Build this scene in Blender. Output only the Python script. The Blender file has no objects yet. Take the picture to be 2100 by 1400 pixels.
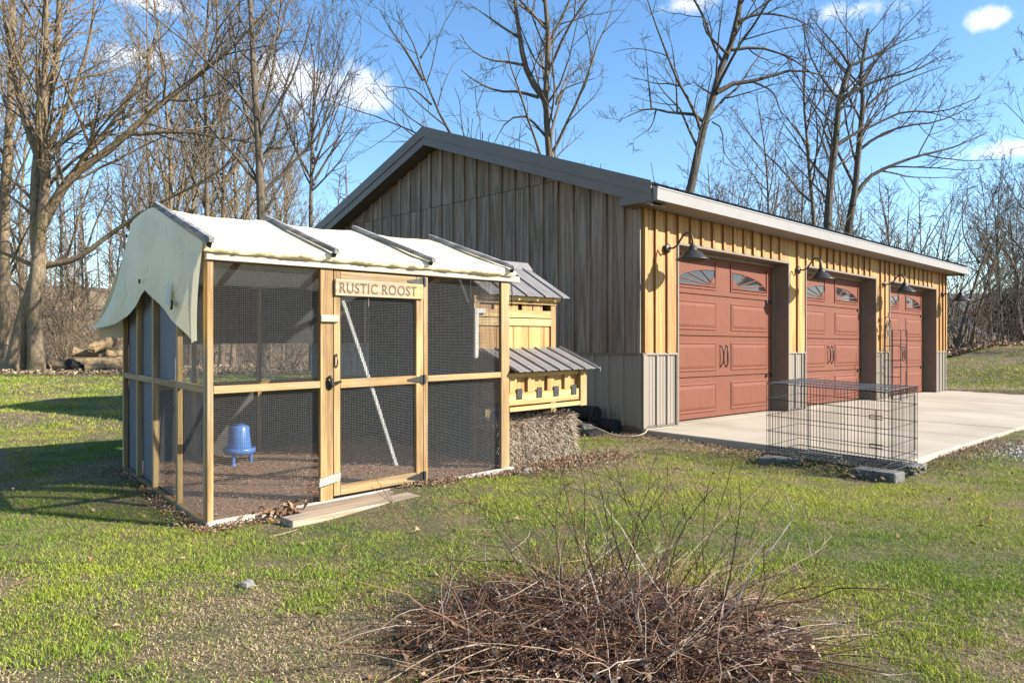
import bpy, math, random
import numpy as np
from mathutils import Vector

R = math.radians
scene = bpy.context.scene
COL = scene.collection

# ------------------------------------------------------------------ camera
CAMZ = 1.15
FPX = 1533.0
cam_d = bpy.data.cameras.new('camera')
cam = bpy.data.objects.new('camera', cam_d)
COL.objects.link(cam)
cam.location = (0, 0, CAMZ)
cam.rotation_euler = (R(90), 0, 0)
cam_d.sensor_width = 36.0
cam_d.lens = 36.0 * FPX / 2100.0
cam_d.shift_y = 15.0 / 2100.0
cam_d.clip_end = 2000
cam_d.clip_start = 0.05
scene.camera = cam

# ------------------------------------------------------------------ sun and sky
SUN_AZ = (0.977, -0.2136)
SUN_EL = R(29)
sun_vec = Vector((SUN_AZ[0] * math.cos(SUN_EL), SUN_AZ[1] * math.cos(SUN_EL), math.sin(SUN_EL)))
sl = bpy.data.lights.new('sun', 'SUN')
sl.energy = 5.0
sl.angle = R(0.5)
sl.color = (1.0, 0.94, 0.84)
so = bpy.data.objects.new('sun', sl)
COL.objects.link(so)
so.rotation_euler = sun_vec.to_track_quat('Z', 'Y').to_euler()
so.location = (30, -10, 30)

world = bpy.data.worlds.new('World')
scene.world = world
world.use_nodes = True


def at(px, py, Y):
    """photograph pixel seen at a given distance -> place in the world"""
    return np.array(((px - 1050.0) / FPX * Y, Y, CAMZ + (715.0 - py) / FPX * Y))


def build_world():
    nt = world.node_tree
    nt.nodes.clear()
    N, L = nt.nodes.new, nt.links.new
    out = N('ShaderNodeOutputWorld')
    bg = N('ShaderNodeBackground')
    bg.inputs['Strength'].default_value = 0.078
    sky = N('ShaderNodeTexSky')
    sky.sky_type = 'NISHITA'
    sky.sun_disc = False
    sky.sun_elevation = SUN_EL
    sky.sun_rotation = math.atan2(SUN_AZ[0], SUN_AZ[1])
    sky.air_density = 1.0
    sky.dust_density = 0.25
    sky.ozone_density = 2.2
    tc = N('ShaderNodeTexCoord')
    nz = N('ShaderNodeTexNoise')
    nz.inputs['Scale'].default_value = 14.0
    nz.inputs['Detail'].default_value = 7.0
    nz.inputs['Roughness'].default_value = 0.62
    L(tc.outputs['Generated'], nz.inputs['Vector'])
    # small fair-weather clouds: direction, angular half width, half height, density
    cl = []

    def c(px, py, a, b, d):
        v = Vector(((px - 1050) / FPX, 1.0, (715 - py) / FPX)).normalized()
        cl.append((v, a, b, d))
    c(640, 170, .105, .036, .95)
    c(610, 235, .05, .02, .55)
    c(265, 112, .06, .02, .6)
    c(330, 8, .09, .016, .6)
    c(1400, 8, .05, .02, .75)
    c(1790, 12, .10, .018, .55)
    c(2030, 36, .03, .016, 1.0)
    c(1730, 180, .05, .022, .5)
    c(2070, 305, .075, .018, .95)
    c(1590, 350, .12, .014, .35)
    rng = random.Random(4)
    for i in range(22):
        az = rng.uniform(R(50), R(310))
        el = rng.uniform(R(8), R(60))
        v = Vector((math.sin(az) * math.cos(el), math.cos(az) * math.cos(el), math.sin(el)))
        cl.append((v, rng.uniform(.04, .12), rng.uniform(.018, .04), rng.uniform(.5, .95)))
    prev = None
    for v, a, b, d in cl:
        sub = N('ShaderNodeVectorMath'); sub.operation = 'SUBTRACT'
        L(tc.outputs['Generated'], sub.inputs[0]); sub.inputs[1].default_value = v
        mul = N('ShaderNodeVectorMath'); mul.operation = 'MULTIPLY'
        L(sub.outputs[0], mul.inputs[0]); mul.inputs[1].default_value = (1 / a, 1 / a, 1 / b)
        ln = N('ShaderNodeVectorMath'); ln.operation = 'LENGTH'
        L(mul.outputs[0], ln.inputs[0])
        mr = N('ShaderNodeMapRange')
        L(ln.outputs['Value'], mr.inputs['Value'])
        mr.inputs['From Min'].default_value = 1.35
        mr.inputs['From Max'].default_value = 0.0
        mr.inputs['To Max'].default_value = d
        if prev is None:
            prev = mr.outputs[0]
        else:
            mx = N('ShaderNodeMath'); mx.operation = 'MAXIMUM'
            L(prev, mx.inputs[0]); L(mr.outputs[0], mx.inputs[1])
            prev = mx.outputs[0]
    ad = N('ShaderNodeMath'); ad.operation = 'MULTIPLY_ADD'
    L(nz.outputs['Fac'], ad.inputs[0]); ad.inputs[1].default_value = 1.6; L(prev, ad.inputs[2])
    mr = N('ShaderNodeMapRange'); mr.interpolation_type = 'SMOOTHSTEP'
    L(ad.outputs[0], mr.inputs['Value'])
    mr.inputs['From Min'].default_value = 1.12
    mr.inputs['From Max'].default_value = 1.58
    mr.inputs['To Max'].default_value = 0.82
    mix = N('ShaderNodeMixRGB')
    L(mr.outputs[0], mix.inputs['Fac'])
    hs = N('ShaderNodeHueSaturation')
    hs.inputs['Saturation'].default_value = 1.18
    hs.inputs['Value'].default_value = 1.4
    L(sky.outputs[0], hs.inputs['Color'])
    L(hs.outputs[0], mix.inputs['Color1'])
    mix.inputs['Color2'].default_value = (7.2, 7.2, 7.3, 1)
    L(mix.outputs[0], bg.inputs['Color'])
    L(bg.outputs[0], out.inputs[0])


build_world()
vs = scene.view_settings
vs.view_transform = 'Standard'
vs.look = 'None'
vs.gamma = 1.0
vs.exposure = 1.33
vs.use_curve_mapping = False
cy = scene.cycles
cy.use_denoising = True
cy.use_adaptive_sampling = True
cy.adaptive_threshold = 0.004
cy.denoising_input_passes = "RGB_ALBEDO_NORMAL"
cy.denoising_prefilter = "NONE"
cy.max_bounces = 6
cy.diffuse_bounces = 3
cy.glossy_bounces = 2
cy.transmission_bounces = 3
cy.transparent_max_bounces = 4
cy.caustics_reflective = False
cy.caustics_refractive = False

# ------------------------------------------------------------------ materials
MATS = {}


class NT:
    def __init__(self, name, rough=0.7, metal=0.0):
        m = bpy.data.materials.new(name)
        m.use_nodes = True
        self.m = m
        self.t = m.node_tree
        self.b = self.t.nodes['Principled BSDF']
        self.b.inputs['Roughness'].default_value = rough
        self.b.inputs['Metallic'].default_value = metal
        MATS[name] = m

    def n(self, typ, **kw):
        nd = self.t.nodes.new(typ)
        for k, v in kw.items():
            setattr(nd, k, v)
        return nd

    def l(self, a, b):
        self.t.links.new(a, b)

    def coords(self, rotz=0.0, scale=(1, 1, 1), rnd=0.0):
        tc = self.n('ShaderNodeTexCoord')
        mp = self.n('ShaderNodeMapping')
        self.l(tc.outputs['Object'], mp.inputs['Vector'])
        mp.inputs['Rotation'].default_value = (0, 0, rotz)
        sc = self.n('ShaderNodeVectorMath', operation='MULTIPLY')
        self.l(mp.outputs[0], sc.inputs[0])
        sc.inputs[1].default_value = scale
        if rnd:
            oi = self.n('ShaderNodeObjectInfo')
            mm = self.n('ShaderNodeMath', operation='MULTIPLY')
            self.l(oi.outputs['Random'], mm.inputs[0])
            mm.inputs[1].default_value = rnd
            ad = self.n('ShaderNodeVectorMath', operation='ADD')
            self.l(sc.outputs[0], ad.inputs[0])
            self.l(mm.outputs[0], ad.inputs[1])
            return ad.outputs[0]
        return sc.outputs[0]

    def noise(self, vec, scale, detail=5, rough=.6, dist=0.0):
        nz = self.n('ShaderNodeTexNoise')
        if vec is not None:
            self.l(vec, nz.inputs['Vector'])
        nz.inputs['Scale'].default_value = scale
        nz.inputs['Detail'].default_value = detail
        nz.inputs['Roughness'].default_value = rough
        nz.inputs['Distortion'].default_value = dist
        return nz.outputs['Fac']

    def ramp(self, fac, stops):
        r = self.n('ShaderNodeValToRGB')
        el = r.color_ramp.elements
        while len(el) > 1:
            el.remove(el[-1])
        el[0].position = stops[0][0]
        el[0].color = (*stops[0][1], 1)
        for p, c in stops[1:]:
            e = el.new(p)
            e.color = (*c, 1)
        self.l(fac, r.inputs[0])
        return r.outputs[0]

    def mix(self, fac, a, b, mode='MIX'):
        m = self.n('ShaderNodeMixRGB', blend_type=mode)
        for s, v in ((m.inputs[0], fac), (m.inputs[1], a), (m.inputs[2], b)):
            if isinstance(v, (int, float)):
                s.default_value = v
            elif isinstance(v, tuple):
                s.default_value = (*v, 1)
            else:
                self.l(v, s)
        return m.outputs[0]

    def rng(self, fac, a, b, c, d):
        r = self.n('ShaderNodeMapRange')
        self.l(fac, r.inputs[0])
        for i, v in zip((1, 2, 3, 4), (a, b, c, d)):
            r.inputs[i].default_value = v
        return r.outputs[0]

    def color(self, c):
        if isinstance(c, tuple):
            self.b.inputs['Base Color'].default_value = (*c, 1)
        else:
            self.l(c, self.b.inputs['Base Color'])

    def bump(self, h, strength=.3, dist=.01):
        bp = self.n('ShaderNodeBump')
        bp.inputs['Strength'].default_value = strength
        bp.inputs['Distance'].default_value = dist
        self.l(h, bp.inputs['Height'])
        self.l(bp.outputs[0], self.b.inputs['Normal'])

    def random_value(self, col, lo, hi):
        oi = self.n('ShaderNodeObjectInfo')
        hs = self.n('ShaderNodeHueSaturation')
        self.l(self.rng(oi.outputs['Random'], 0, 1, lo, hi), hs.inputs['Value'])
        self.l(col, hs.inputs['Color'])
        return hs.outputs[0]


def wood(name, dark, mid, light, axis, rotz=0.0, rough=.75, ring=1.0, var=(.85, 1.12), stain=None, bumps=.35):
    """sawn wood; axis = index (in the turned frame) along which the grain runs"""
    w = NT(name, rough)
    s = [1.0, 1.0, 1.0]
    s[axis] = 0.045
    v = w.coords(rotz, tuple(s), rnd=60.0)
    wave_in = w.noise(v, 5.5, 2, .5, 0.6)
    rings = w.n('ShaderNodeMath', operation='MULTIPLY')
    w.l(wave_in, rings.inputs[0]); rings.inputs[1].default_value = 34.0 * ring
    sn = w.n('ShaderNodeMath', operation='SINE')
    w.l(rings.outputs[0], sn.inputs[0])
    fine = w.noise(v, 90.0, 6, .7)
    comb = w.n('ShaderNodeMath', operation='MULTIPLY_ADD')
    w.l(sn.outputs[0], comb.inputs[0]); comb.inputs[1].default_value = .16
    w.l(fine, comb.inputs[2])
    c = w.ramp(comb.outputs[0], [(.25, dark), (.5, mid), (.75, light)])
    if stain:
        v2 = w.coords(rotz, (1, 1, .35), rnd=20.0)
        c = w.mix(w.rng(w.noise(v2, 2.2, 4, .6), .48, .72, 0, .75), c, stain)
    # knots and nail specks
    vo = w.n('ShaderNodeTexVoronoi')
    s2 = [4.0, 4.0, 4.0]; s2[axis] = 1.6
    w.l(w.coords(rotz, tuple(s2), rnd=31.0), vo.inputs['Vector'])
    c = w.mix(w.rng(vo.outputs['Distance'], .04, .075, .7, 0), c, tuple(x * .45 for x in dark))
    c = w.random_value(c, *var)
    w.color(c)
    w.bump(comb.outputs[0], bumps, .004)
    return w.m


ANG_B = math.atan2(.6995, .7146)      # garage front direction
ANG_C = math.atan2(.6484, .7613)      # coop front direction
ANG_V = math.atan2(.775, -.632)       # coop side direction

wood('siding_grey', (.118, .086, .062), (.215, .162, .121), (.305, .238, .184), 2, -ANG_B, .85, 1.3, (.86, 1.12), (.19, .115, .07), .5)
wood('siding_gold', (.21, .100, .026), (.345, .18, .047), (.43, .245, .078), 2, -ANG_B, .62, .8, (.86, 1.1), None, .25)
wood('batten_gold', (.18, .083, .022), (.30, .152, .039), (.375, .205, .06), 2, -ANG_B, .62, .8, (.86, 1.08), None, .25)
for nm, ax in (('lumber_up', 2), ('lumber_front', 0), ('lumber_side', 0)):
    wood(nm, (.17, .092, .030), (.30, .185, .065), (.42, .285, .125), ax,
         -ANG_V if nm == 'lumber_side' else -ANG_C, .7, .8, (.8, 1.1), (.27, .215, .15), .3)
wood('board_gold_front', (.27, .13, .034), (.40, .215, .062), (.48, .29, .10), 2, -ANG_C, .65, .8, (.85, 1.1), None, .25)
wood('rail_gold_front', (.29, .155, .048), (.43, .265, .09), (.52, .36, .15), 0, -ANG_C, .65, .8, (.85, 1.1), None, .25)
wood('bleached_front', (.24, .21, .175), (.42, .38, .325), (.53, .49, .43), 0, -ANG_C, .85, .8, (.9, 1.1), (.45, .33, .22), .4)
wood('plank_front', (.19, .14, .095), (.32, .25, .18), (.43, .355, .27), 0, -ANG_C, .85, .8, (.85, 1.1), (.40, .27, .16), .5)
wood('batten_weathered', (.10, .095, .095), (.22, .21, .205), (.36, .34, .33), 0, -ANG_V, .85, 1, (.85, 1.15), None, .5)
wood('sign_wood', (.22, .170, .105), (.31, .25, .16), (.40, .33, .23), 0, -ANG_C, .8, .8, (1, 1), (.40, .34, .07), .4)


def plain(name, col, rough=.6, metal=0.0, var=.12, scale=8.0, bump=.1, streak=None, rnd=False):
    w = NT(name, rough, metal)
    s = streak or (1, 1, 1)
    v = w.coords(0, s, rnd=13.0 if rnd else 0.0)
    f = w.noise(v, scale, 6, .65)
    lo = tuple(max(0, c * (1 - 2 * var)) for c in col)
    hi = tuple(c * (1 + 2 * var) for c in col)
    c = w.ramp(f, [(.3, lo), (.7, hi)])
    if rnd:
        c = w.random_value(c, .85, 1.15)
    w.color(c)
    if bump:
        w.bump(f, bump, .005)
    return w


plain('metal_panel', (.215, .182, .142), .5, 0, .05, 3, .03, (1, 1, .15))
plain('trim', (.115, .092, .072), .5, 0, .05, 3, .03)
plain('gutter', (.205, .195, .185), .6, 0, .04, 3, .02)
plain('jamb', (.15, .12, .092), .55, 0, .06, 4, .04)
plain('roofing', (.10, .095, .09), .5, 0, .1, 5, .05)
plain('black_metal', (.022, .021, .020), .42, .2, .15, 20, .05)
plain('bronze', (.045, .040, .036), .45, .4, .2, 20, .05)
plain('hinge_steel', (.045, .044, .043), .5, .6, .2, 30, .1)
plain('wire', (.15, .15, .15), .5, .35, .1, 40, 0)
plain('crate_wire', (.035, .035, .036), .4, .3, .15, 40, 0)
plain('grey_cloth', (.30, .30, .34), .9, 0, .12, 4, .1, (1, 1, .2))
plain('interior_shade', (.030, .029, .030), .95, 0, .2, 6, .1)  # near-black that stands in for the shade inside the run
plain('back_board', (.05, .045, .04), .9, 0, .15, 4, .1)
plain('white_paint', (.52, .505, .47), .6, 0, .06, 10, .1)
plain('blue_plastic', (.085, .22, .58), .35, 0, .06, 6, .02)
plain('black_plastic', (.018, .018, .019), .38, 0, .2, 10, .05)
plain('cord', (.34, .285, .19), .6, 0, .08, 10, 0)
plain('letter', (.13, .085, .055), .9, 0, .25, 60, .2)
plain('block', (.12, .115, .105), .95, 0, .15, 25, .4)
plain('rust_wire', (.045, .035, .030), .7, .2, .3, 30, .1)
plain('house_siding', (.30, .33, .40), .8, 0, .05, 2, 0)
plain('dark_glass', (.02, .022, .026), .08, 0, .1, 2, 0)
plain('evergreen', (.025, .032, .022), .9, 0, .3, 2, 0)
plain('log_bark', (.24, .165, .085), .95, 0, .35, 9, .6)
plain('log_end', (.50, .36, .20), .9, 0, .2, 20, .3)
plain('log_dark', (.012, .011, .010), .95, 0, .3, 9, .5)
plain('bedding', (.28, .165, .095), .95, 0, .35, 60, .5)
plain('cobble', (.16, .145, .13), .9, 0, .25, 12, .3, rnd=True)


def mk_door():
    w = NT('door_red', .7)
    w.b.inputs['Specular IOR Level'].default_value = .25
    v = w.coords(-ANG_B, (.06, 1, 1), 7.0)
    v2 = w.coords(-ANG_B, (1, 1, .06), 7.0)
    f = w.noise(v2, 60, 5, .7)
    c = w.ramp(f, [(.25, (.112, .034, .018)), (.55, (.148, .047, .026)), (.8, (.185, .066, .039))])
    c = w.mix(w.rng(w.noise(w.coords(0, (1, 1, 1)), 1.1, 4, .6), .4, .75, 0, .35), c, (.17, .065, .038))
    w.color(c)
    w.bump(f, .15, .002)


def mk_concrete():
    w = NT('concrete', .9)
    v = w.coords()
    a = w.noise(v, .55, 5, .6)
    b = w.noise(v, 60, 4, .7)
    c = w.ramp(a, [(.3, (.29, .235, .165)), (.5, (.385, .325, .24)), (.7, (.44, .385, .295))])
    st = w.noise(w.coords(-ANG_B, (.6, 2.2, 1)), 1.3, 6, .7)
    c = w.mix(w.rng(st, .56, .74, 0, .55), c, (.27, .22, .155))
    ty = w.noise(w.coords(-ANG_B, (2.6, .22, 1)), 1.1, 4, .6)
    c = w.mix(w.rng(ty, .54, .68, 0, .55), c, (.24, .20, .155))
    sp = w.noise(v, 9.0, 5, .7)
    c = w.mix(w.rng(sp, .62, .72, 0, .6), c, (.20, .165, .12))
    c = w.mix(w.rng(b, .3, .7, .0, .25), c, (.26, .235, .20))
    w.color(c)
    w.bump(b, .2, .003)


def mk_tarp():
    w = NT('tarp', .55)
    v = w.coords()
    a = w.noise(v, 1.6, 6, .6)
    c = w.ramp(a, [(.3, (.72, .60, .38)), (.55, (.88, .765, .51)), (.8, (.90, .80, .57))])
    st = w.noise(w.coords(0, (3, 3, .8)), 2.3, 6, .75)
    c = w.mix(w.rng(st, .58, .72, 0, .35), c, (.52, .41, .24))
    w.color(c)
    tr = w.n('ShaderNodeBsdfTranslucent')
    tr.inputs[0].default_value = (.80, .69, .43, 1)
    mx = w.n('ShaderNodeMixShader')
    mx.inputs[0].default_value = .22
    w.l(w.b.outputs[0], mx.inputs[1])
    w.l(tr.outputs[0], mx.inputs[2])
    w.l(mx.outputs[0], w.t.nodes['Material Output'].inputs[0])
    cr = w.n('ShaderNodeTexVoronoi', feature='DISTANCE_TO_EDGE')
    cr.inputs['Scale'].default_value = 2.6
    dv = w.n('ShaderNodeVectorMath', operation='ADD')
    w.l(v, dv.inputs[0])
    nv = w.n('ShaderNodeTexNoise')
    nv.inputs['Scale'].default_value = 2.5
    w.l(nv.outputs['Color'], dv.inputs[1])
    w.l(dv.outputs[0], cr.inputs['Vector'])
    ed = w.rng(cr.outputs['Distance'], 0, .07, 0, 1)
    ms = w.n('ShaderNodeMath', operation='ADD')
    w.l(ed, ms.inputs[0])
    w.l(w.noise(v, 9, 5, .65, .8), ms.inputs[1])
    w.bump(ms.outputs[0], .18, .02)


def mk_ground():
    w = NT('lawn_soil', .95)
    v = w.coords()
    big = w.noise(v, .30, 5, .6)
    mid = w.noise(v, 2.4, 6, .65)
    fin = w.noise(v, 38, 6, .75)
    soil = w.ramp(fin, [(.25, (.042, .027, .014)), (.5, (.145, .097, .050)), (.75, (.30, .21, .115))])
    grass = w.ramp(fin, [(.3, (.028, .028, .008)), (.6, (.088, .088, .023)), (.8, (.19, .165, .058))])
    comb = w.n('ShaderNodeMath', operation='ADD')
    w.l(big, comb.inputs[0]); w.l(mid, comb.inputs[1])
    c = w.mix(w.rng(comb.outputs[0], .82, 1.1, 0, 1), soil, grass)
    # leaf litter far back under the trees
    sep = w.n('ShaderNodeSeparateXYZ')
    w.l(v, sep.inputs[0])
    lit = w.ramp(fin, [(.25, (.085, .058, .035)), (.5, (.20, .145, .085)), (.75, (.33, .25, .155))])
    far = w.n('ShaderNodeMath', operation='MULTIPLY_ADD')
    w.l(mid, far.inputs[0]); far.inputs[1].default_value = 4.0; w.l(sep.outputs[1], far.inputs[2])
    c = w.mix(w.rng(far.outputs[0], 26.0, 31.0, 0, 1), c, lit)
    w.color(c)
    w.bump(fin, .6, .03)


def mk_attr(name, rough=.7, trans=0.0, spec=.25):
    w = NT(name, rough)
    a = w.n('ShaderNodeAttribute')
    a.attribute_name = 'col'
    w.color(a.outputs['Color'])
    w.b.inputs['Specular IOR Level'].default_value = spec
    if trans:
        tr = w.n('ShaderNodeBsdfTranslucent')
        w.l(a.outputs['Color'], tr.inputs[0])
        mx = w.n('ShaderNodeMixShader')
        mx.inputs[0].default_value = trans
        w.l(w.b.outputs[0], mx.inputs[1]); w.l(tr.outputs[0], mx.inputs[2])
        w.l(mx.outputs[0], w.t.nodes['Material Output'].inputs[0])


def mk_bark(name, dark, mid, light, sc=1.0, moss=None):
    w = NT(name, .95)
    v = w.coords(0, (1, 1, .22))
    f = w.noise(v, 16 * sc, 8, .8, .6)
    c = w.ramp(f, [(.34, dark), (.50, mid), (.68, light)])
    if moss:
        c = w.mix(w.rng(w.noise(w.coords(), 1.1, 4, .6), .5, .7, 0, .7), c, moss)
    w.color(c)
    w.bump(f, 1.0, .08)


mk_door(); mk_concrete(); mk_tarp(); mk_ground()
mk_attr('grass_blade', .65, .28)
mk_attr('litter', .85, .1)
mk_attr('twig', .8, 0, .15)
mk_bark('bark_tan', (.06, .043, .028), (.235, .172, .105), (.42, .325, .21), 1, (.23, .18, .06))
mk_bark('bark_far', (.09, .07, .052), (.19, .15, .112), (.29, .235, .18))
mk_bark('bark_brown', (.055, .042, .030), (.15, .115, .08), (.25, .20, .145), 1, (.12, .11, .045))
mk_bark('bark_dark', (.035, .028, .022), (.095, .078, .060), (.17, .145, .115), 1, (.10, .095, .04))

# ------------------------------------------------------------------ mesh helpers
ORG = {}


def tag(o, label=None, cat=None, group=None, kind=None):
    if label: o['label'] = label
    if cat: o['category'] = cat
    if group: o['group'] = group
    if kind: o['kind'] = kind
    return o


def empty(name, loc, label=None, cat=None, group=None):
    o = bpy.data.objects.new(name, None)
    o.empty_display_size = .2
    o.location = loc
    COL.objects.link(o)
    ORG[o] = np.array(loc, float)
    return tag(o, label, cat, group)


def fast_mesh(name, V, Q, smooth=False, colors=None):
    V = np.asarray(V, np.float32)
    me = bpy.data.meshes.new(name)
    me.vertices.add(len(V))
    me.vertices.foreach_set('co', V.ravel())
    Q = np.asarray(Q, np.int32)
    k = Q.shape[1]
    me.loops.add(Q.size)
    me.loops.foreach_set('vertex_index', Q.ravel())
    me.polygons.add(len(Q))
    me.polygons.foreach_set('loop_start', np.arange(0, Q.size, k, dtype=np.int32))
    me.polygons.foreach_set('use_smooth', np.full(len(Q), smooth))
    me.update(calc_edges=True)
    if colors is not None:
        ca = me.color_attributes.new('col', 'FLOAT_COLOR', 'POINT')
        c4 = np.ones((len(V), 4), np.float32)
        c4[:, :3] = colors
        ca.data.foreach_set('color', c4.ravel())
    return me


class MB:
    """collects faces in world coordinates and links them as one object"""
    def __init__(self):
        self.v = []
        self.f = []

    def add(self, verts, faces):
        o = len(self.v)
        self.v += [tuple(float(c) for c in p) for p in verts]
        self.f += [tuple(i + o for i in f) for f in faces]
        return self

    def hexa(self, c):
        """8 corners: bottom 0-3 counter-clockwise, top 4-7"""
        return self.add(c, [(3, 2, 1, 0), (4, 5, 6, 7), (0, 1, 5, 4), (1, 2, 6, 5), (2, 3, 7, 6), (3, 0, 4, 7)])

    def prism(self, poly_a, poly_b):
        n = len(poly_a)
        f = [tuple(range(n - 1, -1, -1)), tuple(range(n, 2 * n))]
        f += [(i, (i + 1) % n, n + (i + 1) % n, n + i) for i in range(n)]
        return self.add(list(poly_a) + list(poly_b), f)

    def tube(self, pts, r, sides=6, caps=True):
        pts = [Vector(p) for p in pts]
        rr = r if isinstance(r, (list, tuple)) else [r] * len(pts)
        rings = []
        t0 = (pts[1] - pts[0]).normalized()
        a = t0.orthogonal().normalized()
        for i, p in enumerate(pts):
            t = (pts[min(i + 1, len(pts) - 1)] - pts[max(i - 1, 0)]).normalized()
            a = (a - t * a.dot(t))
            a = a.normalized() if a.length > 1e-6 else t.orthogonal().normalized()
            b = t.cross(a)
            rings.append([p + (a * math.cos(2 * math.pi * k / sides) + b * math.sin(2 * math.pi * k / sides)) * rr[i] for k in range(sides)])
        V = [q for ring in rings for q in ring]
        F = []
        for i in range(len(pts) - 1):
            for k in range(sides):
                F.append((i * sides + k, i * sides + (k + 1) % sides, (i + 1) * sides + (k + 1) % sides, (i + 1) * sides + k))
        if caps:
            F.append(tuple(range(sides - 1, -1, -1)))
            F.append(tuple((len(pts) - 1) * sides + k for k in range(sides)))
        return self.add(V, F)

    def lathe(self, center, prof, sides=24):
        c = Vector(center)
        V = []
        for r, z in prof:
            for k in range(sides):
                a = 2 * math.pi * k / sides
                V.append(c + Vector((r * math.cos(a), r * math.sin(a), z)))
        F = []
        for i in range(len(prof) - 1):
            for k in range(sides):
                F.append((i * sides + k, i * sides + (k + 1) % sides, (i + 1) * sides + (k + 1) % sides, (i + 1) * sides + k))
        return self.add(V, F)

    def build(self, name, mat, parent=None, smooth=False, bevel=0.0, **kw):
        V = np.array(self.v, float)
        if parent is not None:
            org = ORG[parent]
        elif kw.pop('origin', True):
            org = np.array([*(V[:, :2].min(0) + V[:, :2].max(0)) / 2, V[:, 2].min()])
        else:
            org = np.zeros(3)
        me = bpy.data.meshes.new(name)
        me.from_pydata([tuple(p) for p in V - org], [], self.f)
        me.materials.append(MATS[mat])
        if smooth:
            me.polygons.foreach_set('use_smooth', [True] * len(me.polygons))
        o = bpy.data.objects.new(name, me)
        COL.objects.link(o)
        if parent is not None:
            o.parent = parent
        else:
            o.location = org
        ORG[o] = org
        if bevel:
            b = o.modifiers.new('bevel', 'BEVEL')
            b.width = bevel
            b.segments = 1
            b.limit_method = 'ANGLE'
        return tag(o, **kw)


def link_mesh(name, me, mat, parent=None, loc=None, **kw):
    if mat is not None and not me.materials:
        me.materials.append(MATS[mat])
    o = bpy.data.objects.new(name, me)
    COL.objects.link(o)
    if parent is not None:
        o.parent = parent
        ORG[o] = ORG[parent]
    elif loc is not None:
        o.location = loc
        ORG[o] = np.array(loc, float)
    else:
        ORG[o] = np.zeros(3)
    return tag(o, **kw)


def tubes(groups):
    """many polylines -> verts, quads. groups: list of (pts[N,3], radii[N], sides)"""
    by = {}
    for p, r, s in groups:
        by.setdefault((len(p), s), []).append((p, r))
    Vs, Qs, o = [], [], 0
    for (n, s), lst in by.items():
        P = np.array([a for a, b in lst]); Rr = np.array([b for a, b in lst])
        K = len(P)
        T = np.gradient(P, axis=1)
        T /= np.linalg.norm(T, axis=2, keepdims=True) + 1e-9
        ax = np.argmin(np.abs(T.mean(1)), axis=1)
        ref = np.eye(3)[ax][:, None, :].repeat(n, 1)
        A = np.cross(T, ref); A /= np.linalg.norm(A, axis=2, keepdims=True) + 1e-9
        B = np.cross(T, A)
        ang = np.arange(s) * 2 * math.pi / s
        V = P[:, :, None, :] + Rr[:, :, None, None] * (A[:, :, None, :] * np.cos(ang)[None, None, :, None] + B[:, :, None, :] * np.sin(ang)[None, None, :, None])
        base = o + (np.arange(K) * n * s)[:, None, None]
        i = (np.arange(n - 1) * s)[None, :, None]
        k = np.arange(s)[None, None, :]; k2 = (k + 1) % s
        q = np.stack([base + i + k, base + i + k2, base + i + s + k2, base + i + s + k], -1)
        Vs.append(V.reshape(-1, 3)); Qs.append(q.reshape(-1, 4))
        o += K * n * s
    return np.concatenate(Vs), np.concatenate(Qs)


def lattice_noise(x, y, scale, seed):
    x = np.asarray(x) * scale; y = np.asarray(y) * scale
    xi = np.floor(x).astype(np.int64); yi = np.floor(y).astype(np.int64)
    fx = x - xi; fy = y - yi
    fx = fx * fx * (3 - 2 * fx); fy = fy * fy * (3 - 2 * fy)

    def h(a, b):
        v = (a * 374761393 + b * 668265263 + seed * 974711) & 0xffffffff
        v = ((v ^ (v >> 13)) * 1274126177) & 0xffffffff
        return ((v ^ (v >> 16)) & 0xffff) / 65535.0
    return (h(xi, yi) * (1 - fx) + h(xi + 1, yi) * fx) * (1 - fy) + (h(xi, yi + 1) * (1 - fx) + h(xi + 1, yi + 1) * fx) * fy


# ------------------------------------------------------------------ frames of the two buildings
CB = np.array((1.585, 9.10)); FB = np.array((.7146, .6995)); GB = np.array((-.6995, .7146))
SLAB = 0.17


def B(t, s, z):
    p = CB + FB * t + GB * s
    return (p[0], p[1], z)


CC = np.array((-1.97, 4.83)); UC = np.array((.7613, .6484)); VC = np.array((-.632, .775))
CT = 1.77


def cbase(u, v):
    return .037 * np.clip(u, -.5, 4.0) + .030 * np.clip(v, -.5, 3)


def P(u, v, w):
    """coop frame: w is the height as if the ground were level, top plate at CT"""
    p = CC + UC * u + VC * v
    b = cbase(u, v)
    z = b + w * (CT - b) / CT if w < CT else w
    return (p[0], p[1], z)


CTRL = np.array([(0, 2.5, 0), (-3, 2.5, -.02), (3, 2.5, -.02), (-2, 4.8, -.01), (-4.5, 5.5, .01), (-.5, 6, .085), (1.2, 7.4, .11), (1.4, 8.6, .09), (2.4, 7.6, .04),
                 (3.4, 6.2, .015), (5, 5.5, .04), (5.2, 7.8, .06), (7, 9.4, .07), (9, 11.4, .07), (12, 14, .1), (-3.5, 6.8, .075), (-8, 9, .06), (-9, 13, .09), (-15, 28, .3),
                 (-7, 28, .3), (0, 28, .3), (-20, 14, .1), (10.6, 18.5, .2), (12.0, 17.2, .22), (14.4, 25, .80), (17.1, 25, 1.22), (21, 25, 1.35), (16, 20, .62), (13, 14, .15), (20, 16, .6),
                 (30, 60, 1.6), (45, 80, 2.6), (60, 60, 2.6), (-60, 100, 9.0), (-30, 70, 4.6), (0, 100, 5.0), (-90, 60, 3.5), (0, 60, 1.8), (100, 200, 3.2), (-100, 200, 8), (0, -20, 0), (30, 0, .2), (-30, 0, 0), (0, 200, 7)])


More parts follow.
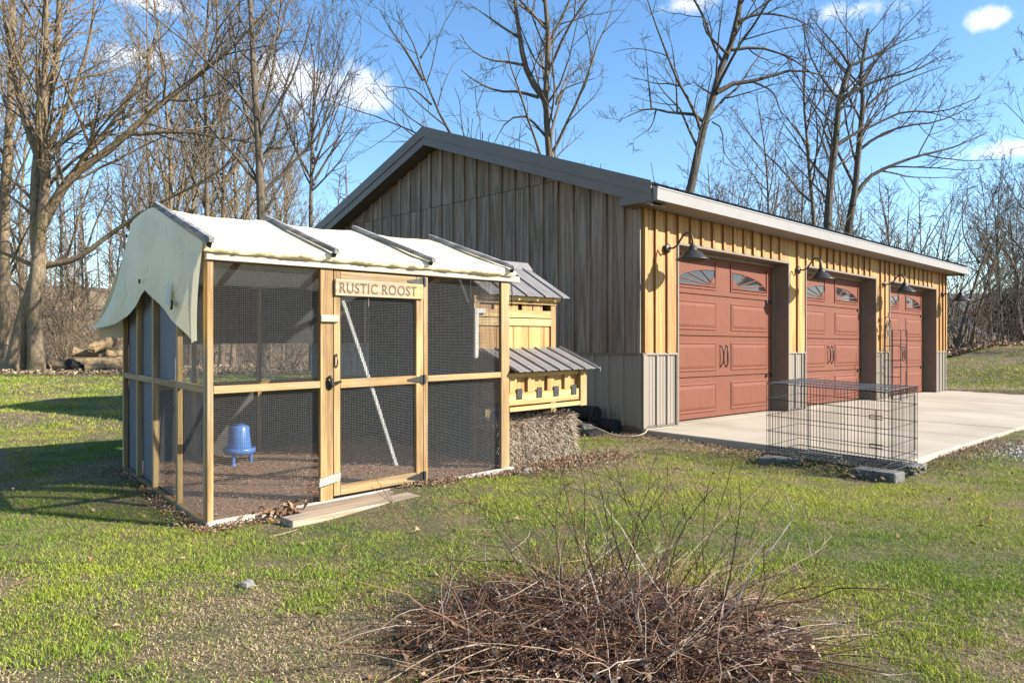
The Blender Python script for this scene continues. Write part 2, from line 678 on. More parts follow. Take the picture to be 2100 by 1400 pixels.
def gz(x, y):
    x = np.asarray(x, float); y = np.asarray(y, float)
    sc = 1.0
    d2 = (x[..., None] - CTRL[:, 0]) ** 2 + (y[..., None] - CTRL[:, 1]) ** 2 + .15 * sc
    w = 1 / d2 ** 1.8
    z = (w * CTRL[:, 2]).sum(-1) / w.sum(-1)
    # inside the slab and the garage the earth lies lower
    t = (x - CB[0]) * FB[0] + (y - CB[1]) * FB[1]
    s = (x - CB[0]) * GB[0] + (y - CB[1]) * GB[1]
    ins = np.minimum(np.minimum(t - .12, 12.1 - t), np.minimum(s + 2.95, 8 - s))
    z = z - np.clip(ins / .25, 0, 1) * .25
    return z + .012 * (lattice_noise(x, y, 1.3, 5) - .5)


# ------------------------------------------------------------------ ground
def make_ground():
    a = np.sinh(np.linspace(-1, 1, 261) * 5.3); a = a / a.max() * 400
    b = np.sinh(np.linspace(-.55, 1, 261) * 5.0); b = b / b.max() * 500 + 6
    X, Y = np.meshgrid(a, b)
    Z = gz(X, Y)
    V = np.stack([X, Y, Z], -1).reshape(-1, 3)
    nx, ny = len(a), len(b)
    i = np.arange(ny - 1)[:, None] * nx + np.arange(nx - 1)[None, :]
    Q = np.stack([i, i + 1, i + nx + 1, i + nx], -1).reshape(-1, 4)
    link_mesh('ground', fast_mesh('ground', V, Q, True), 'lawn_soil', kind='structure', label='patchy spring lawn of green and dormant tan grass')


make_ground()


def make_slab():
    def zt(s):
        return SLAB + .0 if s > 0 else SLAB + s * .0235
    m = MB()
    joints = [-.02, 4.1, 8.2, 12.2]
    slab = None
    for a, b in zip(joints[:-1], joints[1:]):
        a2, b2 = a + .011, b - .011
        m = MB()
        c = [(*B(a2, -3.0, 0)[:2], -.4), (*B(b2, -3.0, 0)[:2], -.4), (*B(b2, -.0, 0)[:2], -.4), (*B(a2, 0, 0)[:2], -.4)]
        d = [B(a2, -3.0, zt(-3.0)), B(b2, -3.0, zt(-3.0)), B(b2, 0, SLAB - .002), B(a2, 0, SLAB - .002)]
        m.hexa(c + d)
        if slab is None:
            slab = empty('driveway_apron', B(6, -1.5, 0))
            slab['kind'] = 'structure'
            slab['label'] = 'pale concrete apron in front of the garage doors'
        m.build('concrete_panel', 'concrete', slab, bevel=.012)
    f = MB()
    f.hexa([B(.03, .03, -.4), B(11.87, .03, -.4), B(11.87, 7.89, -.4), B(.03, 7.89, -.4),
            B(.03, .03, SLAB - .004), B(11.87, .03, SLAB - .004), B(11.87, 7.89, SLAB - .004), B(.03, 7.89, SLAB - .004)])
    f.build('foundation', 'concrete', slab)


make_slab()

# ------------------------------------------------------------------ garage
LEN, DEP = 11.9, 7.92
EAVE, RIDGE, RS = 3.05, 4.59, 3.96
SLOPE = (RIDGE - EAVE) / (RS + .35)
WTOP = 1.075
SOFF = 2.87
DOORS = [(.752, 3.84), (4.485, 7.52), (8.275, 11.17)]
DTOP = 2.49


def ztop(s):
    return RIDGE - abs(s - RS) * SLOPE


def make_garage():
    g = empty('garage', (*B(6, 4, 0)[:2], SLAB), 'three-bay garage with board-and-batten siding, grey gable end and golden front', 'garage')

    def bx(name, mat, t0, t1, s0, s1, z0, z1, parent=g, bevel=0.0, **kw):
        return MB().hexa([B(t0, s0, z0), B(t1, s0, z0), B(t1, s1, z0), B(t0, s1, z0),
                          B(t0, s0, z1), B(t1, s0, z1), B(t1, s1, z1), B(t0, s1, z1)]).build(name, mat, parent, bevel=bevel, **kw)
    # sheathing behind the siding
    w = MB()
    edges = [0.0] + [x for d in DOORS for x in d] + [LEN]
    for a, b in zip(edges[0::2], edges[1::2]):
        w.hexa([B(a + .001, .004, SLAB), B(b - .001, .004, SLAB), B(b - .001, .25, SLAB), B(a + .001, .25, SLAB),
                B(a + .001, .004, SOFF), B(b - .001, .004, SOFF), B(b - .001, .25, SOFF), B(a + .001, .25, SOFF)])
    for a, b in DOORS:
        w.hexa([B(a, .004, DTOP), B(b, .004, DTOP), B(b, .25, DTOP), B(a, .25, DTOP),
                B(a, .004, SOFF), B(b, .004, SOFF), B(b, .25, SOFF), B(a, .25, SOFF)])
    w.build('front_wall', 'jamb', g)

    def gable_poly(t, z0=SLAB, drop=.24, a=.251, b=None):
        b = b or DEP
        return [B(t, a, z0), B(t, b, z0), B(t, b, ztop(b) - drop), B(t, RS, RIDGE - drop), B(t, a, ztop(a) - drop)]
    MB().prism(gable_poly(.004), gable_poly(.12)).build('gable_wall', 'siding_grey', g)
    MB().prism(gable_poly(LEN - .12), gable_poly(LEN)).build('gable_wall', 'siding_grey', g)
    bx('rear_wall', 'siding_grey', .121, LEN - .121, DEP - .12, DEP, SLAB, SOFF)
    # gable boards and battens
    pitch = .275
    n = int(DEP / pitch) + 1
    rng = random.Random(3)
    SEAM = 3.41

    def gzt(s):
        return ztop(s) - .245
    for i in range(n):
        s0, s1 = i * pitch, min((i + 1) * pitch, DEP)
        if s1 - s0 < .03:
            continue
        pr = rng.uniform(.016, .020)
        for lo, hi in ((WTOP + .02, SEAM - .004), (SEAM + .004, 9)):
            if i * pitch < 0.2 and lo > 3:
                continue
            ss = [s0 + .002, s1 - .002]
            if s0 < RS < s1:
                ss = [s0 + .002, RS, s1 - .002]
            tops = [min(hi, gzt(s)) for s in ss]
            if max(tops) - lo < .02:
                continue
            if lo > 3 and min(tops) < lo:
                # board running out under the rake
                pts = [(s, z) for s, z in zip(ss, tops)]
                cut = RS - (RIDGE - .245 - lo) / SLOPE if s0 < RS else RS + (RIDGE - .245 - lo) / SLOPE
                pts = [p for p in pts if p[1] > lo]
                pl = sorted([(cut, lo)] + pts)
                lowers = [(max(ss[0], min(p[0], ss[-1])), lo) for p in pl if p[1] > lo]
                poly = pl + lowers[::-1]
            else:
                poly = list(zip(ss, tops)) + [(ss[-1], lo), (ss[0], lo)]
            A = [B(-pr, s, z) for s, z in poly]; C = [B(.002, s, z) for s, z in poly]
            MB().prism(A, C).build('board', 'siding_grey', g)
        if i:
            b0, b1 = s0 - .03, s0 + .03
            for lo, hi in ((WTOP + .02, SEAM - .003), (SEAM + .003, 9)):
                ta, tb = min(hi, gzt(b0)), min(hi, gzt(b1))
                if min(ta, tb) - lo < .03:
                    continue
                poly = [(b0, ta), (b1, tb), (b1, lo), (b0, lo)]
                th = rng.uniform(.040, .046)
                MB().prism([B(-th, s, z) for s, z in poly], [B(-.0205, s, z) for s, z in poly]).build('batten', 'siding_grey', g)
    bx('corner_board', 'siding_grey', -.044, -.021, .0, .045, WTOP + .02, gzt(.0) - .04)
    # front boards and battens
    k = 0
    t = 0.0
    cuts = sorted(set([0.0, LEN] + [x for d in DOORS for x in d]))
    for a, b in zip(cuts[:-1], cuts[1:]):
        over = any(abs(a - d[0]) < 1e-6 for d in DOORS)
        lo = DTOP + .03 if over else WTOP + .02
        m = max(1, round((b - a) / .278))
        for j in range(m):
            t0, t1 = a + (b - a) * j / m, a + (b - a) * (j + 1) / m
            bx('board', 'siding_gold', t0 + .002, t1 - .002, -rng.uniform(.016, .02), .002, lo, SOFF - .002)
            if j or over:
                bx('batten', 'batten_gold', t0 - .024, t0 + .024, -rng.uniform(.042, .05), -.0205, lo, SOFF - .002)
        if not over and b < LEN and a > 0:
            pass
    bx('corner_board', 'batten_gold', .0, .05, -.046, -.0205, WTOP + .02, SOFF - .004)
    bx('corner_board', 'batten_gold', LEN - .05, LEN, -.046, -.0205, WTOP + .02, SOFF - .004)

    # ribbed steel wainscot
    def rib(a, b):
        pr = []
        x = a
        k = 0
        while x < b:
            for dx, h in ((0, .0), (.012, .022), (.036, .022), (.048, 0), (.10, 0), (.108, .006), (.124, .006), (.132, 0), (.165, 0), (.173, .006), (.189, .006), (.197, 0)):
                if x + dx < b:
                    pr.append((x + dx, h))
            x += .23
        pr.append((b, 0))
        return pr

    def wains(a, b, fn):
        pr = rib(a, b)
        m = MB()
        V = []
        for x, h in pr:
            V.append(fn(x, -.006 - h, SLAB + .03)); V.append(fn(x, -.006 - h, WTOP))
        F = [(2 * i, 2 * i + 2, 2 * i + 3, 2 * i + 1) for i in range(len(pr) - 1)]
        m.add(V, F)
        o = m.build('wainscot_panel', 'metal_panel', g)
        return o
    for a, b in zip(edges[0::2], edges[1::2]):
        wains(a + .03, b - .03, lambda x, h, z: B(x, h, z))
        bx('cap_trim', 'metal_panel', a + .001, b - .001, -.034, .0025, WTOP, WTOP + .024)
        bx('base_trim', 'trim', a + .001, b - .001, -.012, .003, SLAB + .003, SLAB + .035)
        bx('corner_trim', 'metal_panel', a - .012 if a == 0 else a + .001, a + .045, -.031, .003, SLAB + .012, WTOP - .001)
        bx('corner_trim', 'metal_panel', b - .045, b - .001, -.031, .003, SLAB + .012, WTOP - .001)
    wains(.04, DEP, lambda x, h, z: B(h, x, z))
    bx('cap_trim', 'trim', -.036, .0025, -.036, DEP, WTOP + .001, WTOP + .026)
    bx('base_trim', 'trim', -.013, .003, .0, DEP, SLAB - .03, SLAB + .034)
    bx('corner_trim', 'metal_panel', -.032, -.0125, -.0, .05, SLAB + .012, WTOP - .001)

    # doors
    for di, (a, b) in enumerate(DOORS):
        rec = .245
        names = ['nearest garage door, beside the grey gable end', 'middle garage door, behind the wire crate', 'far garage door, behind the iron trellis']
        zz0, zz1 = SLAB + .012, DTOP - .01
        d = bx('garage_door', 'door_red', a + .02, b - .02, rec, rec + .04, zz0, zz1, label='red-brown ' + names[di])
        H = (zz1 - zz0) / 4
        Wd = b - a
        mid = (a + b) / 2
        for r in range(4):
            z0 = zz0 + r * H; z1 = z0 + H
            if r:
                pass
            # each roller section is a slab a little proud, leaving a groove
            bx('section', 'door_red', a + .022, b - .022, rec - .022, rec - .0005, z0 + .007, z1 - .007, d)
            for (p0, p1) in ((a + .21, mid - .20), (mid + .20, b - .21)):
                if r < 3:
                    y0, y1 = z0 + .075, z1 - .085
                    m = MB()
                    rings = [(0, -.0225), (.018, -.036), (.036, -.028), (.075, -.040), (.078, -.041)]
                    V = []
                    for ins, dep in rings:
                        V += [B(p0 + ins, rec + dep, y0 + ins), B(p1 - ins, rec + dep, y0 + ins), B(p1 - ins, rec + dep, y1 - ins), B(p0 + ins, rec + dep, y1 - ins)]
                    F = []
                    for q in range(len(rings) - 1):
                        for e in range(4):
                            F.append((q * 4 + e, q * 4 + (e + 1) % 4, q * 4 + 4 + (e + 1) % 4, q * 4 + 4 + e))
                    e = (len(rings) - 1) * 4
                    F.append((e, e + 1, e + 2, e + 3))
                    m.add(V, F)
                    m.build('panel', 'door_red', d)
                else:
                    y0, y1 = z0 + .08, z1 - .07
                    # sunburst window: half of an arch in a rectangular frame
                    left = p0 < mid - .5
                    wdt = p1 - p0
                    inner = p1 if left else p0
                    sg = -1 if left else 1
                    hh = y1 - y0
                    arc = []
                    for q in range(13):
                        an = q / 12 * math.pi / 2
                        arc.append((inner + sg * (.04 + (wdt - .10) * math.cos(an)), y0 + .05 + (hh - .19) * math.sin(an)))
                    poly = [(inner + sg * .04, y0 + .05)] + arc
                    MB().prism([B(x, rec - .0275, z) for x, z in poly], [B(x, rec - .023, z) for x, z in poly]).build('window', 'dark_glass', d)
                    fr = MB()
                    fr.tube([B(x, rec - .03, z) for x, z in poly + [poly[0]]], .012, 5)
                    o = (inner + sg * .04, y0 + .05)
                    for an in (22, 45, 68):
                        q = R(an)
                        e = (inner + sg * (.04 + (wdt - .10) * math.cos(q)), y0 + .05 + (hh - .19) * math.sin(q))
                        fr.tube([B(o[0], rec - .031, o[1]), B(e[0], rec - .031, e[1])], .009, 5)
                    hub = [(o[0] + sg * .13 * math.cos(q / 6 * math.pi / 2), o[1] + .13 * math.sin(q / 6 * math.pi / 2)) for q in range(7)] + [o]
                    fr.prism([B(x, rec - .034, z) for x, z in hub], [B(x, rec - .0285, z) for x, z in hub])
                    fr.build('window_muntins', 'door_red', d)
                    bd = MB()
                    for (x0, x1, q0, q1) in ((p0, p1, y0, y0 + .03), (p0, p1, y1 - .03, y1), (p0, p0 + .03, y0 + .031, y1 - .031), (p1 - .03, p1, y0 + .031, y1 - .031)):
                        bd.hexa([B(x0, rec - .036, q0), B(x1, rec - .036, q0), B(x1, rec - .0225, q0), B(x0, rec - .0225, q0),
                                 B(x0, rec - .036, q1), B(x1, rec - .036, q1), B(x1, rec - .0225, q1), B(x0, rec - .0225, q1)])
                    bd.build('window_frame', 'door_red', d)
        for sg in (-1, 1):
            zc = zz0 + H * 1.5
            x = mid + sg * .085
            pts = []
            for q in range(9):
                an = -1 + q / 4
                pts.append(B(x - sg * .03 * (1 - an * an), rec - .03 - .035 * (1 - an ** 4), zc + an * .15))
            h = MB().tube(pts, [.006, .009, .011, .012, .012, .012, .011, .009, .006], 6)
            for q in (-.15, .15):
                h.tube([B(x, rec - .0225, zc + q), B(x, rec - .032, zc + q)], .016, 8)
            h.build('handle', 'black_metal', d, smooth=True)
            for zh in (zz0 + H * .95, zz0 + H * 2.97):
                e = a + .04 if sg < 0 else b - .04
                hi = MB()
                x0, x1 = (e, e + .2) if sg < 0 else (e - .2, e)
                tip = x1 if sg < 0 else x0
                hi.hexa([B(x0, rec - .03, zh - .018), B(x1, rec - .03, zh - .018), B(x1, rec - .0228, zh - .018), B(x0, rec - .0228, zh - .018),
                         B(x0, rec - .03, zh + .018), B(x1, rec - .03, zh + .018), B(x1, rec - .0228, zh + .018), B(x0, rec - .0228, zh + .018)])
                hi.lathe(B(tip, rec - .026, zh), [(0, -.02), (.03, -.02), (.03, .02), (0, .02)], 8)
                hi.build('strap_hinge', 'black_metal', d)
        # jamb lining and J-trim round the opening
        bx('jamb', 'jamb', a - .03, a + .001, -.035, .244, SLAB + .004, DTOP + .028)
        bx('jamb', 'jamb', b - .001, b + .03, -.035, .244, SLAB + .004, DTOP + .028)
        bx('head_jamb', 'jamb', a + .0015, b - .0015, -.033, .244, DTOP - .003, DTOP + .0275)
        bx('stop_moulding', 'jamb', b - .05, b - .0015, .19, .222, SLAB + .004, DTOP - .004)
        bx('stop_moulding', 'jamb', a + .0015, a + .05, .19, .222, SLAB + .004, DTOP - .004)
        bx('stop_moulding', 'jamb', a + .051, b - .051, .19, .222, DTOP - .05, DTOP - .004)

    # roof: ribbed metal sheets
    o_t = .30
    for side in (-1, 1):
        se = -.35 if side < 0 else DEP + .35
        pr = []
        x = -o_t
        while x < LEN + o_t:
            for dx, h in ((0, 0), (.015, .03), (.045, .03), (.06, 0), (.15, 0)):
                if x + dx < LEN + o_t:
                    pr.append((x + dx, h))
            x += .23
        pr.append((LEN + o_t, 0))
        V = []
        for x, h in pr:
            sx = se + side * .03
            V.append(B(x, sx, ztop(sx) + h)); V.append(B(x, RS, RIDGE + h))
        F = [(2 * i, 2 * i + 2, 2 * i + 3, 2 * i + 1) if side < 0 else (2 * i, 2 * i + 1, 2 * i + 3, 2 * i + 2) for i in range(len(pr) - 1)]
        rf = MB().add(V, F).build('roof_sheet', 'roofing', g)
        # deck below
        q = [(se, ztop(se) - .004), (RS, RIDGE - .004), (RS, RIDGE - .07), (se, ztop(se) - .07)]
        MB().prism([B(-o_t + .03, s, z) for s, z in q], [B(LEN + o_t - .03, s, z) for s, z in q]).build('roof_deck', 'trim', g)
        # rake fascia, two steps, and sloping soffit, at both gable ends
        for t0, t1, ti in ((-o_t, -o_t + .028, -1), (LEN + o_t - .028, LEN + o_t, 1)):
            sx = se - side * .012
            for k, (u0, u1, off) in enumerate(((.045, -.115, 0), (-.1155, -.245, .014))):
                q = [(sx, ztop(sx) + u0), (RS + side * .0005, RIDGE + u0), (RS + side * .0005, RIDGE + u1), (sx, ztop(sx) + u1)]
                aa, bb = (t0 + off, t1) if ti < 0 else (t0, t1 - off)
                MB().prism([B(aa, s, z) for s, z in q], [B(bb, s, z) for s, z in q]).build('rake_trim', 'trim', g)
            q = [(sx, ztop(sx) - .235), (RS, RIDGE - .235), (RS, RIDGE - .225), (sx, ztop(sx) - .225)]
            aa, bb = (-o_t + .029, -.002) if ti < 0 else (LEN + .002, LEN + o_t - .029)
            MB().prism([B(aa, s, z) for s, z in q], [B(bb, s, z) for s, z in q]).build('rake_soffit', 'trim', g)
        # gutter
        prof = [(0, 3.02), (-.07, 3.02), (-.074, 3.005), (-.066, 3.0), (-.062, 2.868), (0, 2.868)]
        prof = [(x, z) for x, z in prof]
        sA = se + (0 if side < 0 else 0)
        cuts2 = [-o_t + .02, 3.05, 6.1, 9.15, LEN + o_t - .02]
        if side < 0:
            for a2, b2 in zip(cuts2[:-1], cuts2[1:]):
                MB().prism([B(a2 + .0015, sA + x, z) for x, z in prof], [B(b2 - .0015, sA + x, z) for x, z in prof]).build('gutter', 'gutter', g)
            bx('soffit', 'gutter', 0.0, LEN, -.349, -.0, SOFF + .003, SOFF + .016)
            bx('fascia', 'trim', -o_t + .031, LEN + o_t - .031, -.348, -.325, SOFF + .017, 2.99)
            # boxed eave return at the corners
            for ta, tb in ((-o_t + .001, -.003), (LEN + .003, LEN + o_t - .001)):
                bx('eave_return', 'trim', ta, tb, -.349, .12, SOFF - .012, 2.95)
        else:
            bx('soffit', 'gutter', -o_t + .03, LEN + o_t - .03, DEP + .0, DEP + .349, SOFF + .003, SOFF + .016)
            bx('fascia', 'trim', -o_t + .031, LEN + o_t - .031, DEP + .325, DEP + .348, SOFF + .017, 2.99)
    q = [(RS - .16, RIDGE - .16 * SLOPE + .034), (RS, RIDGE + .04), (RS + .16, RIDGE - .16 * SLOPE + .034), (RS, RIDGE + .055)]
    MB().prism([B(-o_t - .004, s, z) for s, z in q], [B(LEN + o_t + .004, s, z) for s, z in q]).build('ridge_cap', 'trim', g)
    return g


make_garage()

# ------------------------------------------------------------------ barn lamps


def barn_lamp(t, label):
    z = 2.41
    g = empty('barn_lamp', B(t, -.05, z), label, 'wall lamp', 'gooseneck lamps on the garage front')
    pl = MB()
    prof = [(0, 0), (.06, 0), (.06, .012), (.035, .022), (0, .024)]
    c = B(t, -.05, z)
    V = []
    S = 16
    n = np.array((*-GB, 0)); u = np.array((*FB, 0)); up = np.array((0, 0, 1.))
    for r, h in prof:
        for k in range(S):
            a = 2 * math.pi * k / S
            V.append(np.array(c) + n * h + u * r * math.cos(a) + up * r * math.sin(a))
    F = [(i * S + k, i * S + (k + 1) % S, (i + 1) * S + (k + 1) % S, (i + 1) * S + k) for i in range(len(prof) - 1) for k in range(S)]
    pl.add(V, F).build('wall_plate', 'bronze', g, smooth=True)
    pts = []
    ctrl = [(.02, 0), (.08, -.005), (.14, .02), (.19, .09), (.23, .14), (.28, .165), (.33, .15), (.355, .10), (.36, .02)]
    for d, h in ctrl:
        pts.append(B(t, -.05 - d, z + h))
    MB().tube(pts, .0125, 8).build('arm', 'bronze', g, smooth=True)
    c = B(t, -.05 - .36, z - .175)
    MB().lathe(c, [(.0, .205), (.02, .203), (.028, .19), (.03, .175), (.05, .165), (.058, .125), (.068, .112), (.095, .100), (.135, .062), (.182, .012), (.205, .0), (.207, .004),
                   (.184, .018), (.13, .066), (.085, .10), (.0, .105)], 28).build('shade', 'bronze', g, smooth=True)
    MB().lathe(c, [(0, .025), (.02, .03), (.03, .05), (.026, .075), (.015, .088)], 12).build('bulb', 'white_paint', g, smooth=True)


barn_lamp(.467, 'bronze gooseneck barn lamp beside the nearest garage door, by the grey corner')
barn_lamp(4.16, 'bronze gooseneck barn lamp between the nearest and the middle garage door')
barn_lamp(7.93, 'bronze gooseneck barn lamp above the iron trellis')
barn_lamp(11.60, 'bronze gooseneck barn lamp at the far corner of the garage')

# ------------------------------------------------------------------ chicken coop
CU, CV = 2.56, 2.42
RIDGEV = 1.21


def make_coop():
    g = empty('chicken_coop', P(CU / 2, CV / 2, 0), 'walk-in wire chicken run with timber frame under a cream tarp roof', 'chicken coop')

    def bx(name, mat, u0, u1, v0, v1, w0, w1, parent=g, bevel=.003, **kw):
        return MB().hexa([P(u0, v0, w0), P(u1, v0, w0), P(u1, v1, w0), P(u0, v1, w0),
                          P(u0, v0, w1), P(u1, v0, w1), P(u1, v1, w1), P(u0, v1, w1)]).build(name, mat, parent, bevel=bevel, **kw)

    def mesh_panel(u0, v0, u1, v1, w0, w1, parent=g, cell=.0127, r=.0014, wob=.004, name='wire_mesh', seed=1):
        L = math.hypot(u1 - u0, v1 - v0)
        du, dv = (u1 - u0) / L, (v1 - v0) / L
        nx = int(L / cell); nz = int((w1 - w0) / cell)
        groups = []
        nrm = np.array((dv, -du))

        def pt(x, w):
            off = wob * math.sin(x * 7.3 + seed) * math.sin(w * 5.1 + seed * 2)
            return P(u0 + du * x + nrm[0] * off, v0 + dv * x + nrm[1] * off, w + .0012 * math.sin(x * 31 + seed))
        zz = np.linspace(w0, w1, 6)
        xx = np.linspace(0, L, 6)
        for i in range(nx + 1):
            x = i * L / nx
            groups.append((np.array([pt(x + .0008 * math.sin(i * 2.1), w) for w in zz]), np.full(6, r), 3))
        for j in range(nz + 1):
            w = w0 + j * (w1 - w0) / nz
            groups.append((np.array([pt(x, w) for x in xx]), np.full(6, r), 3))
        V, Q = tubes(groups)
        return link_mesh(name, fast_mesh(name, V - ORG[parent], Q), 'wire', parent)

    # frame: front
    bx('corner_post', 'lumber_up', 0, .040, .0, .085, 0.0, 1.722)
    bx('door_post', 'lumber_up', .790, .888, .0, .038, 0.02, 1.722)
    bx('hinge_post', 'lumber_up', 1.668, 1.710, .0, .085, 0.02, 1.722)
    bx('end_post', 'lumber_up', 2.467, 2.56, .0, .04, 0.0, 1.722)
    bx('end_post', 'lumber_up', 2.52, 2.56, .0405, .09, 0.0, 1.722)
    bx('sill', 'bleached_front', -.002, 2.60, -.012, .03, -.05, .028)
    bx('front_rail', 'lumber_front', .0405, .7895, .0, .038, .855, .905)
    bx('front_rail', 'lumber_front', 1.7105, 2.4665, .0, .038, .855, .905)
    bx('header', 'bleached_front', -.012, 2.66, -.022, .02, 1.726, 1.778)
    bx('header_plate', 'lumber_front', 0.0, 2.56, .0205, .085, 1.7225, 1.765)
    mesh_panel(.03, .052, .80, .052, .03, .870, seed=1)
    mesh_panel(.03, .052, .80, .052, .890, 1.735, seed=2)
    mesh_panel(1.70, .052, 2.48, .052, .03, .870, seed=3)
    mesh_panel(1.70, .052, 2.48, .052, .890, 1.735, seed=4)
    # door
    door = bx('door', 'lumber_up', .8925, .945, -.002, .036, .052, 1.712, label='wire-covered door with a lettered sign board')
    bx('stile', 'lumber_up', 1.600, 1.664, -.002, .036, .052, 1.712, door)
    bx('bottom_rail', 'lumber_front', .9455, 1.5995, -.002, .036, .052, .125, door)
    bx('middle_rail', 'lumber_front', .9455, 1.5995, -.002, .036, .845, .910, door)
    bx('top_rail', 'lumber_front', .9455, 1.5995, -.002, .036, 1.635, 1.712, door)
    sign = bx('sign_board', 'sign_wood', .895, 1.655, -.022, -.0025, 1.530, 1.652, door, .004)
    mesh_panel(.94, .022, 1.605, .022, .115, .855, door, seed=5)
    mesh_panel(.94, .022, 1.605, .022, .90, 1.65, door, seed=6)
    # lettering
    cu = bpy.data.curves.new('letters', 'FONT')
    cu.body = 'RUSTIC ROOST'
    cu.size = .098
    cu.space_character = 1.12
    cu.space_word = .85
    cu.offset = .0012
    cu.extrude = .0012
    to = bpy.data.objects.new('letters', cu)
    COL.objects.link(to)
    bpy.context.view_layer.update()
    me = bpy.data.meshes.new_from_object(to.evaluated_get(bpy.context.evaluated_depsgraph_get()))
    xs = [v.co.x for v in me.vertices]
    x0, x1 = min(xs), max(xs)
    for v in me.vertices:
        u = .93 + (v.co.x - x0) / (x1 - x0) * .66
        c = v.co.copy()
        q = P(u, -.0225 - max(0, c.z) * 1.0, 1.553 + c.y * 1.12)
        v.co = Vector(np.array(q) - ORG[door])
    bpy.data.objects.remove(to)
    nv = len(me.vertices)
    par = list(range(nv))

    def find(a):
        while par[a] != a:
            par[a] = par[par[a]]
            a = par[a]
        return a
    for e in me.edges:
        par[find(e.vertices[0])] = find(e.vertices[1])
    comps = {}
    for p in me.polygons:
        comps.setdefault(find(p.vertices[0]), []).append(list(p.vertices))
    for fs in comps.values():
        ids = sorted({i for f in fs for i in f})
        mp = {a: b for b, a in enumerate(ids)}
        lm = bpy.data.meshes.new('letter')
        lm.from_pydata([tuple(me.vertices[i].co) for i in ids], [], [[mp[i] for i in f] for f in fs])
        link_mesh('letter', lm, 'letter', door)
    bpy.data.meshes.remove(me)
    # door hardware
    for w in (.088, .878, 1.672):
        h = MB()
        h.hexa([P(1.640, -.010, w - .034), P(1.690, -.010, w - .034), P(1.690, -.0025, w - .034), P(1.640, -.0025, w - .034),
                P(1.640, -.010, w + .034), P(1.690, -.010, w + .034), P(1.690, -.0025, w + .034), P(1.640, -.0025, w + .034)])
        poly = [(1.639, w - .028), (1.639, w + .028), (1.52, w + .007), (1.52, w - .007)]
        h.prism([P(u, -.008, z) for u, z in poly], [P(u, -.0028, z) for u, z in poly])
        h.tube([P(1.666, -.013, w - .04), P(1.666, -.013, w + .04)], .007, 8)
        h.build('strap_hinge', 'black_metal', door)
    h = MB()
    h.tube([P(.845, -.006, .868), P(.872, -.03, .885), (P(.905, -.034, .890)), P(.94, -.02, .895)], .010, 6)
    h.tube([P(.862, -.004, .845), P(.868, -.03, .875), P(.862, -.03, .915), P(.855, -.012, .94)], .012, 6)
    h.hexa([P(.835, -.007, .855), P(.885, -.007, .855), P(.885, -.0005, .855), P(.835, -.0005, .855), P(.835, -.007, .905), P(.885, -.007, .905), P(.885, -.0005, .905), P(.835, -.0005, .905)])
    h.build('latch', 'black_metal', door)
    pts = [P(.912, -.004 - .022 * math.sin(math.pi * q / 8), 1.00 + .10 * q / 8) for q in range(9)]
    h = MB().tube(pts, .005, 6)
    h.tube([P(.898, -.008, 1.005 + .09 * q / 8) for q in range(9)], .004, 6)
    h.build('pull_handle', 'black_metal', door)
    bx('turn_block', 'bleached_front', .785, .925, -.024, -.0035, 1.335, 1.385)
    m = MB()
    c = [P(.768, -.026, .138), P(.935, -.026, .166), P(.935, -.004, .166), P(.768, -.004, .138), P(.772, -.026, .198), P(.938, -.026, .226), P(.938, -.004, .226), P(.772, -.004, .198)]
    m.hexa(c).build('turn_block', 'bleached_front', g, bevel=.003)
    # white diagonal brace behind the door wire
    for a, b in ((((.96, 1.56)), (1.20, .90)), ((1.22, .85), (1.44, .20))):
        m = MB()
        w_ = .013
        m.hexa([P(a[0] - w_, .028, a[1]), P(a[0] + w_, .028, a[1]), P(a[0] + w_, .045, a[1]), P(a[0] - w_, .045, a[1]),
                P(b[0] - w_, .028, b[1]), P(b[0] + w_, .028, b[1]), P(b[0] + w_, .045, b[1]), P(b[0] - w_, .045, b[1])][4:] +
               [P(a[0] - w_, .028, a[1]), P(a[0] + w_, .028, a[1]), P(a[0] + w_, .045, a[1]), P(a[0] - w_, .045, a[1])])
        m.build('diagonal_brace', 'white_paint', door)
    # left side
    sp = [0.70, 1.37, 1.88, 2.38]
    for i, v in enumerate(sp):
        top = 1.80 if i == 1 else 1.75
        bx('side_post', 'lumber_up', 0.002, .040 if i != 1 else .05, v - .02, v + .025, -.02, min(top, 1.768))
    rails = [(.0855, .6795), (.7255, 1.3495), (1.3955, 1.8595), (1.9055, 2.3595)]
    for a, b in rails:
        bx('side_rail', 'lumber_side', .004, .036, a, b, .855, .905)
    bx('side_sill', 'lumber_side', -.004, .036, .0855, 2.40, -.05, .022)
    for i, (a, b) in enumerate(rails):
        for (lo, hi) in ((.02, .86), (.89, 1.76)):
            mesh_panel(.044, b + .01, .044, a - .01, lo, hi, seed=7 + i, cell=.0127, r=.0009)
    for k, (a, b) in enumerate(rails):
        if k >= 2:
            bx('grey_panel', 'grey_cloth', .050, .056, a - .01, b + .012, .0, 1.79, bevel=0)
        elif k == 1:
            bx('grey_panel', 'grey_cloth', .050, .056, a + .19, b + .012, .88, 1.79, bevel=0)
    # right side and back
    for v in (2.38,):
        bx('side_post', 'lumber_up', 2.52, 2.558, v - .02, v + .025, -.02, 1.76)
    bx('side_sill', 'lumber_side', 2.52, 2.558, .0905, .44, -.05, .022)
    bx('side_rail', 'lumber_side', 2.522, 2.556, .0905, .4395, .34, .385)
    mesh_panel(2.515, .09, 2.515, .44, .02, 1.75, seed=20, r=.0009)
    for u in (.62, 1.25, 1.9):
        bx('back_post', 'lumber_up', u - .02, u + .02, 2.385, 2.425, -.02, 1.76)
    bx('back_rail', 'lumber_front', .0505, 2.5195, 2.3855, 2.42, .72, .765)
    bx('back_board', 'back_board', .03, 2.52, 2.426, 2.438, -.02, .74, bevel=0)
